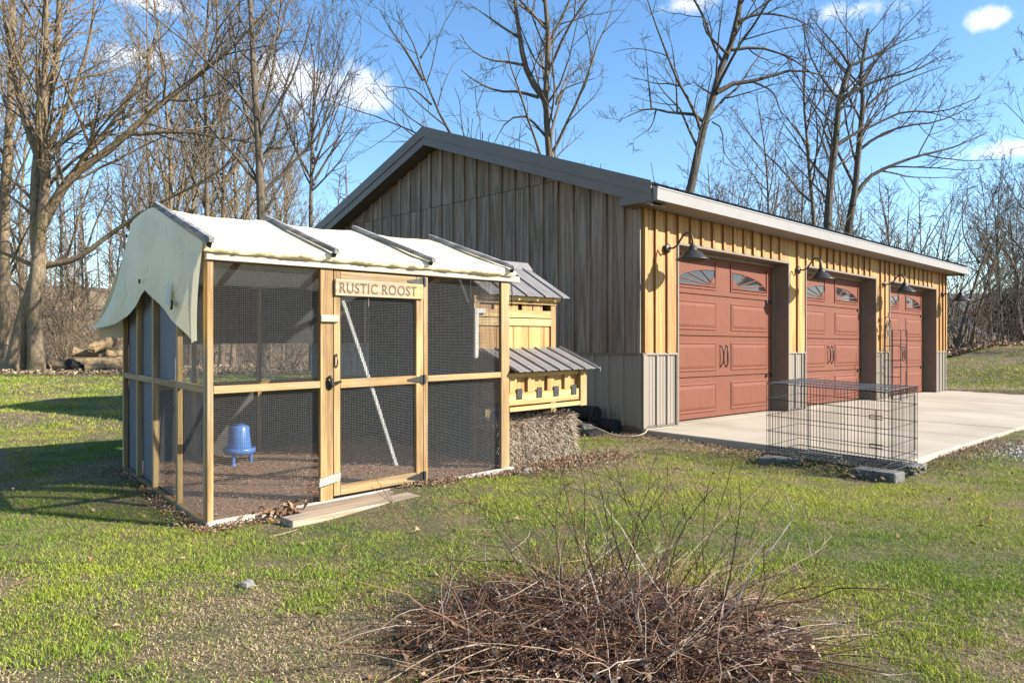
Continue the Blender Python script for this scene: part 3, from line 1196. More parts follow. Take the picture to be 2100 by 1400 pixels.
    mesh_panel(.03, 2.38, 2.5, 2.38, .74, 1.76, seed=22, r=.0009, cell=.019)
    bx('added_dark_sheet', 'interior_shade', .03, 2.50, 2.428, 2.434, 1.16, 1.79, bevel=0)  # dark sheet added so the back of the run reads as shaded
    bx('added_dark_sheet', 'interior_shade', 2.482, 2.488, .47, 2.38, .0, 1.79, bevel=0)  # second added sheet, darkens the right end and under the hen house
    # ridge and rafters below the tarp
    bx('ridge_beam', 'lumber_front', .0, 2.56, 1.19, 1.228, 2.11, 2.195)
    for u in (0.0, .84, 1.68, 2.52):
        for va, vb, za, zb in ((.021, 1.189, 1.775, 2.185), (1.2285, 2.42, 2.185, 1.79)):
            m = MB()
            u1 = u + .036
            m.hexa([P(u, va, za - .055), P(u1, va, za - .055), P(u1, vb, zb - .055), P(u, vb, zb - .055), P(u, va, za), P(u1, va, za), P(u1, vb, zb), P(u, vb, zb)])
            m.build('rafter', 'lumber_side', g)
    m = MB().tube([P(2.05, .04, 1.725), P(2.33, .3, 1.55)], .012, 6)
    m.build('roof_brace', 'white_paint', g)
    # tarp
    prof = [(-.035, 1.772), (-.052, 1.79), (-.05, 1.812), (-.03, 1.832), (.03, 1.855), (.15, 1.893), (.3, 1.942), (.5, 2.008), (.75, 2.09), (1.0, 2.175), (1.15, 2.222), (1.21, 2.235), (1.35, 2.243),
            (1.6, 2.236), (1.84, 2.222), (1.93, 2.185), (2.05, 2.085), (2.2, 1.955), (2.35, 1.825), (2.5, 1.70), (2.62, 1.60), (2.72, 1.51), (2.79, 1.42), (2.83, 1.28)]
    us = np.linspace(-.035, 2.585, 96)
    rafters = np.array([0.02, .86, 1.70, 2.54])
    V, F = [], []
    rng = np.random.RandomState(5)
    ph = rng.uniform(0, 6, 8)
    for j, (v, z) in enumerate(prof):
        for u in us:
            k = np.clip(np.searchsorted(rafters, u) - 1, 0, 2)
            f = (u - rafters[k]) / .84
            sag = -.022 * math.sin(math.pi * min(max(f, 0), 1))
            body = max(0, min(1, (v + .02) / .3)) * (1 if v < 2.3 else .4)
            zz = z + sag * body
            vv = v
            if v < .12:      # gathered folds along the eave
                amp = max(0, .12 - v) / .15
                fold = math.sin(u * 31 + ph[0] + 2 * math.sin(u * 7)) * .5 + math.sin(u * 57 + ph[1]) * .3 + math.sin(u * 13 + ph[2]) * .5
                near = math.exp(-((u - rafters) ** 2).min() / .004)
                vv += (.020 * (abs(fold) * 1.4 - .5) - .012) * amp * (1 - near * .5) if j > 0 else 0
                zz += .008 * fold * amp if j > 1 else 0
            if v > 2.25:
                a = (v - 2.25) / .58
                vv += a * .05 * math.sin(u * 5.0 + ph[3]) + a * .03 * math.sin(u * 11 + ph[4])
                zz += a * .06 * math.sin(u * 3.3 + ph[5])
            zz += .004 * math.sin(u * 23 + v * 9) * math.sin(v * 17 + u * 5)
            uu = u
            if u < .3 and v > 2.2:
                uu -= (v - 2.2) * .12 * (1 - u / .3)
            V.append(P(uu, vv, zz if zz > CT else zz))
    n = len(us)
    for j in range(len(prof) - 1):
        for i in range(n - 1):
            F.append((j * n + i, j * n + i + 1, (j + 1) * n + i + 1, (j + 1) * n + i))
    # gable flap hanging on the left end
    hem = [(.02, 1.20), (.10, 1.185), (.25, 1.235), (.45, 1.29), (.71, 1.365), (1.0, 1.465), (1.25, 1.56), (1.37, 1.61), (1.5, 1.575), (1.7, 1.50), (1.9, 1.445), (2.1, 1.405), (2.3, 1.37), (2.55, 1.345), (2.80, 1.33)]
    hv = np.array([h[0] for h in hem]); hz = np.array([h[1] for h in hem])
    pv = np.array([p[0] for p in prof][3:]); pz = np.array([p[1] for p in prof][3:])
    NV, NW = 110, 16
    off = len(V)
    for a in range(NV):
        v = -.03 + (2.80 + .03) * a / (NV - 1)
        zt = float(np.interp(v, pv, pz)); zh = float(np.interp(v, hv, hz))
        if zh > zt - .02:
            zh = zt - .02
        for b in range(NW):
            q = b / (NW - 1)
            z = zt + (zh - zt) * q
            bul = -.036 - .016 * math.sin(math.pi * min(1, q * .9)) - .012 * q * math.sin(v * 4.2 + 1.0) - .007 * q * math.sin(v * 9 + q * 2)
            if v < .12:
                bul -= .0 + .015 * q
            if v > 2.0:
                bul -= (v - 2.0) * .18 * q
            x = P(bul, v, CT + .1)
            zlocal = z
            V.append((x[0], x[1], zlocal))
    for a in range(NV - 1):
        for b in range(NW - 1):
            F.append((off + a * NW + b, off + a * NW + b + 1, off + (a + 1) * NW + b + 1, off + (a + 1) * NW + b))
    t = MB().add(V, F).build('tarp', 'tarp', g, smooth=True, label='cream tarpaulin draped over the ridge with a torn, drooping end flap')
    for (v, z, r) in ((.52, 1.455, .035), (1.42, 1.68, .018), (1.86, 2.09, .016)):
        c = np.array(P(-.078, v, CT + .1)); c[2] = z
        pts = [c + np.array((*VC, 0)) * r * .6 * math.cos(a) * (1 + .3 * math.sin(3 * a)) + np.array((0, 0, 1)) * r * math.sin(a) for a in np.linspace(0, 2 * math.pi, 9)[:-1]]
        nrm = np.array((*(-UC), 0)) * .012
        MB().prism([p + nrm for p in pts], [p - nrm * .2 for p in pts]).build('tarp_hole', 'black_plastic', t, label='dark torn hole in the tarp flap')
    lab = MB()
    q = [(.55, 1.45), (.66, 1.47), (.66, 1.60), (.60, 1.62)]
    pa = [P(-.082, v, CT + .1) for v, z in q]; pb = [P(-.079, v, CT + .1) for v, z in q]
    lab.prism([(p[0], p[1], z) for p, (v, z) in zip(pa, q)], [(p[0], p[1], z) for p, (v, z) in zip(pb, q)])
    lab.build('tarp_patch', 'white_paint', t)
    # battens laid over the tarp
    for u in (-.025, .845, 1.675, 2.515):
        u1 = u + .038
        zr, ze = 2.285, 1.857
        m = MB().hexa([P(u, -.115, ze - .035), P(u1, -.115, ze - .035), P(u1, 1.23, zr - .035), P(u, 1.23, zr - .035),
                       P(u, -.115, ze), P(u1, -.115, ze), P(u1, 1.23, zr), P(u, 1.23, zr)])
        m.build('roof_batten', 'batten_weathered', g, bevel=.003)
        m = MB().hexa([P(u + .005, -.035, 1.775), P(u1 - .005, -.035, 1.775), P(u1 - .005, -.0235, 1.775), P(u + .005, -.0235, 1.775),
                       P(u + .005, -.085, 1.828), P(u1 - .005, -.085, 1.828), P(u1 - .005, -.06, 1.836), P(u + .005, -.06, 1.836)])
        m.build('batten_bracket', 'hinge_steel', g)
    # hook on the right post
    m = MB().tube([P(2.575, -.01, 1.70), P(2.578, -.015, 1.6), P(2.57, -.018, 1.52), P(2.576, -.012, 1.50)], .006, 6)
    m.build('hook', 'black_metal', g)
    return g


make_coop()


def make_inside():
    # chip floor as many small chips on a sheet
    m = MB()
    n = 14
    V, F = [], []
    for i in range(n):
        for j in range(n):
            u = .04 + 2.48 * i / (n - 1); v = .06 + 2.33 * j / (n - 1)
            V.append(P(u, v, .012 + .02 * float(lattice_noise(u, v, 2.5, 3))))
    for i in range(n - 1):
        for j in range(n - 1):
            F.append((i * n + j, (i + 1) * n + j, (i + 1) * n + j + 1, i * n + j + 1))
    m.add(V, F).build('bedding_floor', 'bedding', None, True, kind='structure')
    rng = np.random.RandomState(8)
    N = 9000
    u = rng.uniform(.04, 2.52, N); v = rng.uniform(.03, 2.38, N)
    pr = CC + UC * u[:, None] + VC * v[:, None]
    z = cbase(u, v) + .015 + .03 * lattice_noise(u, v, 2.5, 3) + rng.uniform(0, .012, N)
    chips(np.stack([pr[:, 0], pr[:, 1], z], 1), rng, .012, .035, 'wood_chip_bedding', 'brown wood-chip bedding covering the floor of the run',
          [(.48, .29, .165), (.36, .21, .12), (.58, .41, .26), (.27, .155, .085)])
    # feeder
    FU, FV = .86, 1.86
    c = P(FU, FV, .13)
    f = empty('poultry_feeder', P(FU, FV, 0), 'blue plastic poultry feeder on short legs inside the run', 'feeder')
    K_ = .78

    def sc(pr):
        return [(a * K_, b * K_) for a, b in pr]
    MB().lathe(c, sc([(.0, .31), (.085, .31), (.10, .30), (.112, .285), (.114, .22), (.118, .21), (.135, .02), (.13, .0)]), 24).build('hopper', 'blue_plastic', f, smooth=True)
    MB().lathe(c, sc([(.0, -.035), (.15, -.03), (.18, .0), (.185, .05), (.178, .05), (.17, .01), (.13, .0)]), 28).build('tray', 'blue_plastic', f, smooth=True)
    MB().lathe(c, sc([(.0, .335), (.07, .33), (.085, .312), (.0, .31)]), 20).build('lid', 'blue_plastic', f, smooth=True)
    for a in (20, 140, 260):
        x, y = c[0] + .10 * math.cos(R(a)), c[1] + .10 * math.sin(R(a))
        zb = cbase(FU, FV) + .012
        MB().tube([(x, y, c[2] - .02), (x, y, zb + .02), (x, y, zb)], [.016, .016, .03], 10).build('leg', 'blue_plastic', f)


def chips(pts, rng, lo, hi, name, label, cols, kind='stuff', curl=.25, asp=.35):
    N = len(pts)
    a = rng.uniform(0, 2 * np.pi, N)
    L = rng.uniform(lo, hi, N); W = L * rng.uniform(asp * .6, asp * 1.4, N)
    t1 = rng.uniform(-curl, curl, N); t2 = rng.uniform(-curl, curl, N)
    d = np.stack([np.cos(a), np.sin(a), t1], 1); e = np.stack([-np.sin(a), np.cos(a), t2], 1)
    c1 = pts - d * L[:, None] / 2; c2 = pts + d * L[:, None] / 2
    mid = pts + np.array((0, 0, 1)) * (L * rng.uniform(.0, curl, N))[:, None]
    V = np.stack([c1, mid - e * W[:, None] / 2, c2, mid + e * W[:, None] / 2], 1)
    V[:, :, 2] = np.maximum(V[:, :, 2], pts[:, 2][:, None] - .004)
    cs = np.array(cols)[rng.randint(0, len(cols), N)] * rng.uniform(.75, 1.25, (N, 1))
    me = fast_mesh(name, V.reshape(-1, 3), np.arange(4 * N).reshape(-1, 4), False, np.repeat(cs, 4, 0))
    return link_mesh(name, me, 'litter', None, label=label, kind=kind)


make_inside()


def make_henhouse():
    u0, u1, v0, v1 = 2.505, 3.54, .45, 1.60
    g = empty('hen_house', P(3.1, .9, .05), 'raised golden hen house with metal roof at the right end of the run', 'hen house')

    def bx(name, mat, a, b, c, d, lo, hi, parent=g, bevel=.002, **kw):
        return MB().hexa([P(a, c, lo), P(b, c, lo), P(b, d, lo), P(a, d, lo), P(a, c, hi), P(b, c, hi), P(b, d, hi), P(a, d, hi)]).build(name, mat, parent, bevel=bevel, **kw)
    # legs
    for (u, v) in ((u0, v0 + .001), (u1 - .07, v0 + .001), (u0, v1 - .07), (u1 - .07, v1 - .07)):
        bx('leg', 'lumber_up', u, u + .07, v, v + .07, 0, 1.60)
    bx('floor', 'lumber_front', u0, u1, v0 + .072, v1 - .072, .50, .54)
    # front wall: vertical boards between rails
    b = u0 + .08
    k = 0
    while b < u1 - .10:
        e = min(b + .20, u1 - .078)
        bx('board', 'board_gold_front', b + .003, e - .003, v0 + .012, v0 + .03, .56, 1.345)
        b = e
    bx('rail', 'rail_gold_front', u0 + .0, u1 - .072, v0 - .006, v0 + .011, 1.34, 1.415)
    bx('rail', 'rail_gold_front', u0 + .0, u1 - .072, v0 - .004, v0 + .0105, 1.425, 1.50)
    for x in (u0 + .09, u0 + .25, u0 + .42, u0 + .60, u0 + .74):
        bx('board', 'board_gold_front', x, x + .13, v0 + .02, v0 + .035, 1.425, 1.585)
    bx('rail', 'rail_gold_front', u0 + .0, u1 + .0, v0 - .010, v0 - .0005, 1.565, 1.625)
    m = MB().tube([P(u0 + .33, v0 - .01, 1.49), P(u0 + .335, v0 - .03, 1.46), P(u0 + .325, v0 - .03, 1.43), P(u0 + .33, v0 - .008, 1.405)], .009, 6)
    m.build('latch', 'black_metal', g)
    bx('hinge', 'black_metal', u0 + .66, u0 + .72, v0 - .016, v0 - .0105, 1.575, 1.62)
    # side walls and back
    for (a, bb) in ((u0 - .0, u0 + .015), (u1 - .015, u1)):
        left = a < 3
        v = v0 + .075
        while v < v1 - .09:
            e = min(v + .16, v1 - .073)
            if left and v0 + .10 < v < v0 + .5:
                bx('board', 'board_gold_front', a, bb, v + .002, e - .002, 1.42, 1.70)
                bx('board', 'board_gold_front', a, bb, v + .002, e - .002, .55, .86)
            else:
                bx('board', 'board_gold_front', a, bb, v + .002, e - .002, .55, 1.70)
            v = e
    # white edge post seen through the run wire
    bx('edge_post', 'white_paint', u0 - .012, u0 + .03, v0 - .034, v0 - .0105, 1.02, 1.50)
    bx('edge_rail', 'white_paint', u0 + .0305, u0 + .12, v0 - .030, v0 - .0105, 1.455, 1.50)
    bx('rear_wall', 'board_gold_front', u0 + .072, u1 - .072, v1 - .03, v1 - .012, .55, 1.62)

    # metal roofs
    def ribbed(name, a, b, va, za, vb, zb, step, mat='roof_steel'):
        xs = []
        x = a
        while x < b - .01:
            for dx, h in ((0, 0), (.008, .018), (.022, .018), (.03, 0), (step * .5, .0), (step * .5 + .008, .004), (step * .5 + .02, .004), (step * .5 + .03, 0)):
                if x + dx < b:
                    xs.append((x + dx, h))
            x += step
        xs.append((b, 0))
        V = []
        for x, h in xs:
            V += [P(x, va, za + h), P(x, vb, zb + h), P(x, va, za + h - .004), P(x, vb, zb + h - .004)]
        F = []
        for i in range(len(xs) - 1):
            p, q = 4 * i, 4 * i + 4
            F += [(p, q, q + 1, p + 1), (p + 2, p + 3, q + 3, q + 2), (p, p + 2, q + 2, q), (p + 1, q + 1, q + 3, p + 3)]
        return MB().add(V, F).build(name, mat, g)
    vr = (v0 + v1) / 2
    zr, ze = 2.02, 1.645
    lo = v0 - .10
    ribbed('roof_sheet', u0 + .07, u1 + .10, lo, ze, vr, zr, .235)
    ribbed('roof_sheet', u0 + .07, u1 + .10, v1 + .10, ze, vr, zr, .235)
    q = [(vr - .09, zr - .045), (vr, zr + .03), (vr + .09, zr - .045), (vr, zr + .045)]
    MB().prism([P(u0 + .06, v, z) for v, z in q], [P(u1 + .12, v, z) for v, z in q]).build('ridge_cap', 'roof_steel', g)
    for t in (u0 + .075, u1 - .035):
        q = [(v0 + .0755, 1.66), (vr, zr - .05), (v1 - .0755, 1.66), (v1 - .0755, 1.60), (v0 + .0755, 1.60)]
        MB().prism([P(t, v, z) for v, z in q], [P(t + .02, v, z) for v, z in q]).build('gable_board', 'board_gold_front', g)
    bx('eave_rail', 'rail_gold_front', u0 + .06, u1 + .02, v0 - .045, v0 - .0115, 1.60, 1.645)
    # nest box on the front
    n0, n1 = .02, v0 - .012
    nb = bx('nest_box', 'board_gold_front', u0 + .075, u1 - .085, n0 + .045, n1 - .001, .60, .88, label='golden nest box with drop-down front and small metal roof')
    bx('corner_board', 'lumber_up', u1 - .0845, u1 - .0, n0 - .005, n0 + .06, .52, .90, nb)
    bx('side_board', 'lumber_up', u1 - .0845, u1 - .02, n0 + .0605, n1, .56, .96, nb)
    bx('front_flap', 'rail_gold_front', u0 + .075, u1 - .0855, n0 + .012, n0 + .040, .585, .70, nb)
    bx('drip_rail', 'rail_gold_front', u0 + .075, u1 - .02, n0 - .002, n0 + .011, .530, .572, nb)
    bx('top_rail', 'rail_gold_front', u0 + .075, u1 - .0855, n0 + .020, n0 + .043, .845, .885, nb)
    for x in (u0 + .09, u0 + .30, u0 + .54, u0 + .76):
        bx('divider', 'board_gold_front', x, x + .085, n0 + .018, n0 + .0435, .7005, .8445, nb)
    for x in (u0 + .16, u0 + .40, u0 + .61, u0 + .84):
        hg = bx('hinge', 'hinge_steel', x, x + .065, n0 + .004, n0 + .0115, .64, .74, nb)
    ribbed('nest_roof', u0 + .07, u1 + .09, n0 - .10, .905, v0 - .008, 1.105, .165)
    MB().prism([P(u1 + .085, n0 - .10, .90), P(u1 + .085, v0 - .008, 1.10), P(u1 + .085, v0 - .008, 1.07), P(u1 + .085, n0 - .10, .87)],
               [P(u1 + .092, n0 - .10, .925), P(u1 + .092, v0 - .008, 1.125), P(u1 + .092, v0 - .008, 1.07), P(u1 + .092, n0 - .10, .87)]).build('roof_edge', 'roof_steel', g)


plain('roof_steel', (.185, .17, .16), .55, .0, .08, 5, .05, (1, 1, 1))
make_henhouse()


def make_bale():
    rng = np.random.RandomState(2)
    g = empty('straw_bale', P(3.1, .35, 0), 'weathered grey straw bale under the nest box', 'straw bale')
    u0, u1, v0, v1, h = 2.60, 3.48, .15, .50, .41
    m = MB()
    m.hexa([P(u0, v0 + .03, 0), P(u1 - .03, v0 + .03, 0), P(u1 - .03, v1, 0), P(u0, v1, 0), P(u0, v0 + .03, h - .03), P(u1 - .03, v0 + .03, h - .03), P(u1 - .03, v1, h - .03), P(u0, v1, h - .03)])
    m.build('core', 'straw_dark', g)
    N = 5200
    groups = []
    cols = []
    pal = np.array([(.42, .33, .235), (.50, .425, .33), (.34, .245, .165), (.24, .155, .095), (.56, .50, .41)])
    for i in range(N):
        side = rng.rand()
        u = rng.uniform(u0, u1); w = rng.uniform(0, h); v = rng.uniform(v0, v1)
        L = rng.uniform(.05, .13)
        if side < .62:      # front: strands hanging down and out
            p0 = np.array(P(u, v0 + .03, w)); d = np.array((*(-VC * .35), -.25 if rng.rand() < .6 else .3)) + np.array((*(UC * rng.uniform(-.8, .8)), rng.uniform(-.5, .5)))
        elif side < .82:
            p0 = np.array(P(u, v, h - .03)); d = np.array((*(-VC * .3), .45)) + np.array((*(UC * rng.uniform(-.9, .9)), rng.uniform(-.4, .3)))
        else:
            p0 = np.array(P(u1 - .03, v, w)); d = np.array((*(UC * .45), 0)) + np.array((*(VC * rng.uniform(-.8, .8)), rng.uniform(-.6, .6)))
        d = d / np.linalg.norm(d) * L
        mid = p0 + d * .55 + np.array((0, 0, rng.uniform(0, .01)))
        e = p0 + d + np.array((0, 0, -.012))
        groups.append((np.array([p0, mid, e]), np.array([.0026, .0026, .0012]), 3))
        tone = rng.uniform(.7, 1.15)
        cols.append(pal[rng.randint(5)] * tone)
    V, Q = tubes(groups)
    c = np.repeat(np.array(cols), 9, 0)
    link_mesh('straw', fast_mesh('straw', V - ORG[g], Q, False, c), 'litter', g, kind='stuff')
    # twine
    for u in (2.85, 3.25):
        MB().tube([P(u, v0 + .0, 0.0), P(u, v0 - .006, .2), P(u, v0 + .0, h - .02), P(u, v0 + .1, h + .002), P(u, v1, h)], .004, 5).build('twine', 'cord', g)


plain('straw_dark', (.16, .115, .075), .95, 0, .3, 30, .4)
make_bale()

# ------------------------------------------------------------------ things on the ground by the coop


def oriented_box(name, mat, c, du, dv, lx, ly, z0, z1, parent=None, bevel=.008, tilt=0.0, **kw):
    c = np.array(c); du = np.array(du) / np.linalg.norm(du); dv = np.array(dv) / np.linalg.norm(dv)
    q = [c - du * lx / 2 - dv * ly / 2, c + du * lx / 2 - dv * ly / 2, c + du * lx / 2 + dv * ly / 2, c - du * lx / 2 + dv * ly / 2]
    m = MB()
    m.hexa([(p[0], p[1], z0 + (tilt if i in (1, 2) else 0)) for i, p in enumerate(q)] + [(p[0], p[1], z1 + (tilt if i in (1, 2) else 0)) for i, p in enumerate(q)])
    return m.build(name, mat, parent, bevel=bevel, **kw)


def plank(u0, u1, v0, v1, w0, w1, ang, label):
    m = MB()
    k = math.tan(ang)
    c = [P(u0, v0, w0), P(u1, v0 + k * (u1 - u0), w0), P(u1 - .02, v1 + k * (u1 - u0), w0), P(u0 - .015, v1, w0)]
    d = [(p[0], p[1], p[2] + (w1 - w0)) for p in c]
    m.hexa(c + d).build('wooden_plank', 'plank_front', None, bevel=.006, label=label, cat='plank', group='planks lying before the coop door')


plank(.42, 1.42, -.375, -.215, -.02, .035, R(1.2), 'long weathered plank on the grass before the coop door, the outer of two')
plank(.56, 1.36, -.205, -.035, -.02, .028, R(.6), 'weathered plank lying against the coop sill under the door, the inner of two')


def block(x, y, du, lx, ly, h, label, tilt=0.0):
    z = float(gz(x, y))
    dv = (-du[1], du[0])
    oriented_box('paving_block', 'block', (x, y), du, dv, lx, ly, z - .06, z + h, tilt=tilt, bevel=.01, label=label, cat='paving block', group='concrete blocks under the wire crate')


# ------------------------------------------------------------------ wire crate on blocks
CRN = np.array((3.24, 6.44)); CRL = np.array((-.64, .77)); CRS = np.array((.77, .64))
LL, SS, HH = 1.16, .60, .685
CZ = .085


def K(a, b, z):
    p = CRN + CRL * a + CRS * b
    return (p[0], p[1], CZ + z + .045 * a / 1.16 + .030 * b / .6)


def make_crate():
    g = empty('wire_crate', K(LL / 2, SS / 2, 0), 'black folding wire dog crate standing on concrete blocks', 'dog crate')

    def grid(name, fn, wl, wh, nv, hs, parent=g, r=.0022, rh=.0030, bend=False):
        gr = []
        for i in range(nv + 1):
            x = wl * i / nv
            gr.append((np.array([fn(x, z) for z in np.linspace(0, wh, 3)]), np.full(3, r), 4))
        for h in hs:
            gr.append((np.array([fn(x, h) for x in np.linspace(0, wl, 3)]), np.full(3, rh), 4))
        V, Q = tubes(gr)
        return link_mesh(name, fast_mesh(name, V - ORG[parent], Q), 'crate_wire', parent)
    hs = [.0, .07, .22, .37, .53, HH]
    grid('long_panel', lambda x, z: K(x, 0, z), LL, HH, 36, hs)
    grid('long_panel', lambda x, z: K(x, SS, z), LL, HH, 36, hs)
    grid('end_panel', lambda x, z: K(0, x, z), SS, HH - .02, 18, hs[:-1] + [HH - .02])
    grid('end_panel', lambda x, z: K(LL, x, z), SS, HH - .02, 18, hs[:-1] + [HH - .02])
    grid('top_panel', lambda x, z: K(x, z, HH + .004 + .006 * math.sin(x * 9)), LL, SS, 32, [0, SS * .33, SS * .66, SS])
    grid('floor_panel', lambda x, z: K(x, z, .004), LL, SS, 30, [0, SS * .33, SS * .66, SS])
    # side door in the long panel: heavier rim, latches
    d = MB()
    a0, a1, z0, z1 = .10, .72, .10, .53
    for p, q in (((a0, z0), (a1, z0)), ((a1, z0), (a1, z1)), ((a1, z1), (a0, z1)), ((a0, z1), (a0, z0))):
        d.tube([K(p[0], -.008, p[1]), K(q[0], -.008, q[1])], .0038, 6)
    dd = d.build('door_frame', 'crate_wire', g)
    for z in (.2, .45):
        m = MB().tube([K(a0 - .06, -.012, z), K(a0 + .05, -.012, z)], .004, 6)
        m.tube([K(a0 - .06, -.012, z + .03), K(a0 + .05, -.012, z + .03)], .004, 6)
        m.tube([K(a0 + .05, -.012, z), K(a0 + .05, -.02, z + .015), K(a0 + .05, -.012, z + .03)], .004, 6)
        m.build('latch', 'crate_wire', g)
    d = MB()
    for p, q in (((.06, .12), (.52, .12)), ((.52, .12), (.52, .62)), ((.52, .62), (.06, .62)), ((.06, .62), (.06, .12))):
        d.tube([K(-.008, p[0], p[1]), K(-.008, q[0], q[1])], .0038, 6)
    d.build('door_frame', 'crate_wire', g)
    # corner loops on the top edge
    m = MB()
    for i in range(14):
        b = SS * (i + .5) / 14
        m.tube([K(-.002, b - .014, HH - .03), K(-.006, b - .012, HH + .012), K(-.002, b, HH + .022), K(-.006, b + .012, HH + .012), K(-.002, b + .014, HH - .03)], .0026, 4)
    m.build('top_hooks', 'crate_wire', g)


make_crate()
q = CRN + CRL * .02 + CRS * .02
block(*(CRN + CRL * .08 - CRS * .02), tuple(CRL), .38, .20, .085, 'concrete block under the near corner of the wire crate')
block(*(CRN + CRL * .05 + CRS * .56), tuple(CRS), .30, .18, .080, 'concrete block under the right corner of the wire crate')
block(*(CRN + CRL * .98 - CRS * .06), tuple(CRL * .8 - CRS * .5), .40, .20, .075, 'concrete block under the left corner of the wire crate')
block(*(CRN + CRL * .86 + CRS * .46), tuple(CRL), .38, .20, .075, 'concrete block under the rear corner of the wire crate')


def make_trellis():
    t0, s0 = 7.62, -.16
    zb = SLAB - .004
    g = empty('garden_trellis', B(7.78, -.3, zb), 'black iron garden trellis with arched back leaning by the far door pier', 'trellis')

    def tube(name, pts, r=.008):
        return MB().tube(pts, r, 6).build(name, 'rust_wire', g)
    # rear arched panel, parallel to the wall
    a, b, s = 7.60, 7.98, -.15
    for t in (a, b):
        tube('upright', [B(t, s, zb), B(t, s, 1.50)])
    tube('arch', [B((a + b) / 2 - (b - a) / 2 * math.cos(q), s, 1.50 + .27 * math.sin(q)) for q in np.linspace(0, math.pi, 13)])
    tube('arch', [B((a + b) / 2 - .10 * math.cos(q), s + .002, 1.35 + .33 * math.sin(q)) for q in np.linspace(0, math.pi, 11)], .005)
    for t in (a + .095, a + .19, a + .285):
        tube('bar', [B(t, s + .009, zb + .25), B(t, s + .009, 1.72 if abs(t - a - .19) < .01 else 1.66)], .005)
    for z in (.45, .78, 1.10, 1.5):
        tube('rung', [B(a, s - .01, z), B(b, s - .01, z)], .006)
    for (t, z) in ((a + .19, 1.80), (a + .12, 1.60), (a + .26, 1.62), (a + .19, 1.45)):
        m = MB()
        poly = [(t + .04 * math.cos(q) * (1 + .5 * math.cos(3 * q)), z + .05 * math.sin(q)) for q in np.linspace(0, 2 * math.pi, 10)[:-1]]
        m.prism([B(x, s - .018, y) for x, y in poly], [B(x, s - .012, y) for x, y in poly]).build('leaf_ornament', 'rust_wire', g)
    # side ladder panel swung out from the wall
    c0 = np.array(B(b + .02, s - .02, 0)); dirn = np.array((*(FB * .55 - GB * .3), 0)); dirn /= np.linalg.norm(dirn)
    c1 = c0 + dirn * .34
    for c in (c0, c1):
        tube('upright', [(c[0], c[1], zb), (c[0], c[1], 1.52)], .010)
    for z in (.42, .80, .93, 1.24, 1.515):
        tube('rung', [(c0[0], c0[1], z), (c1[0], c1[1], z)], .007)
    c2 = np.array(B(a, s - .30, 0))
    tube('upright', [(c2[0], c2[1], zb), (c2[0], c2[1], 1.50)])
    for z in (.35, .62, .93, 1.2):
        tube('rung', [B(a, s - .01, z), (c2[0], c2[1], z)], .006)


make_trellis()


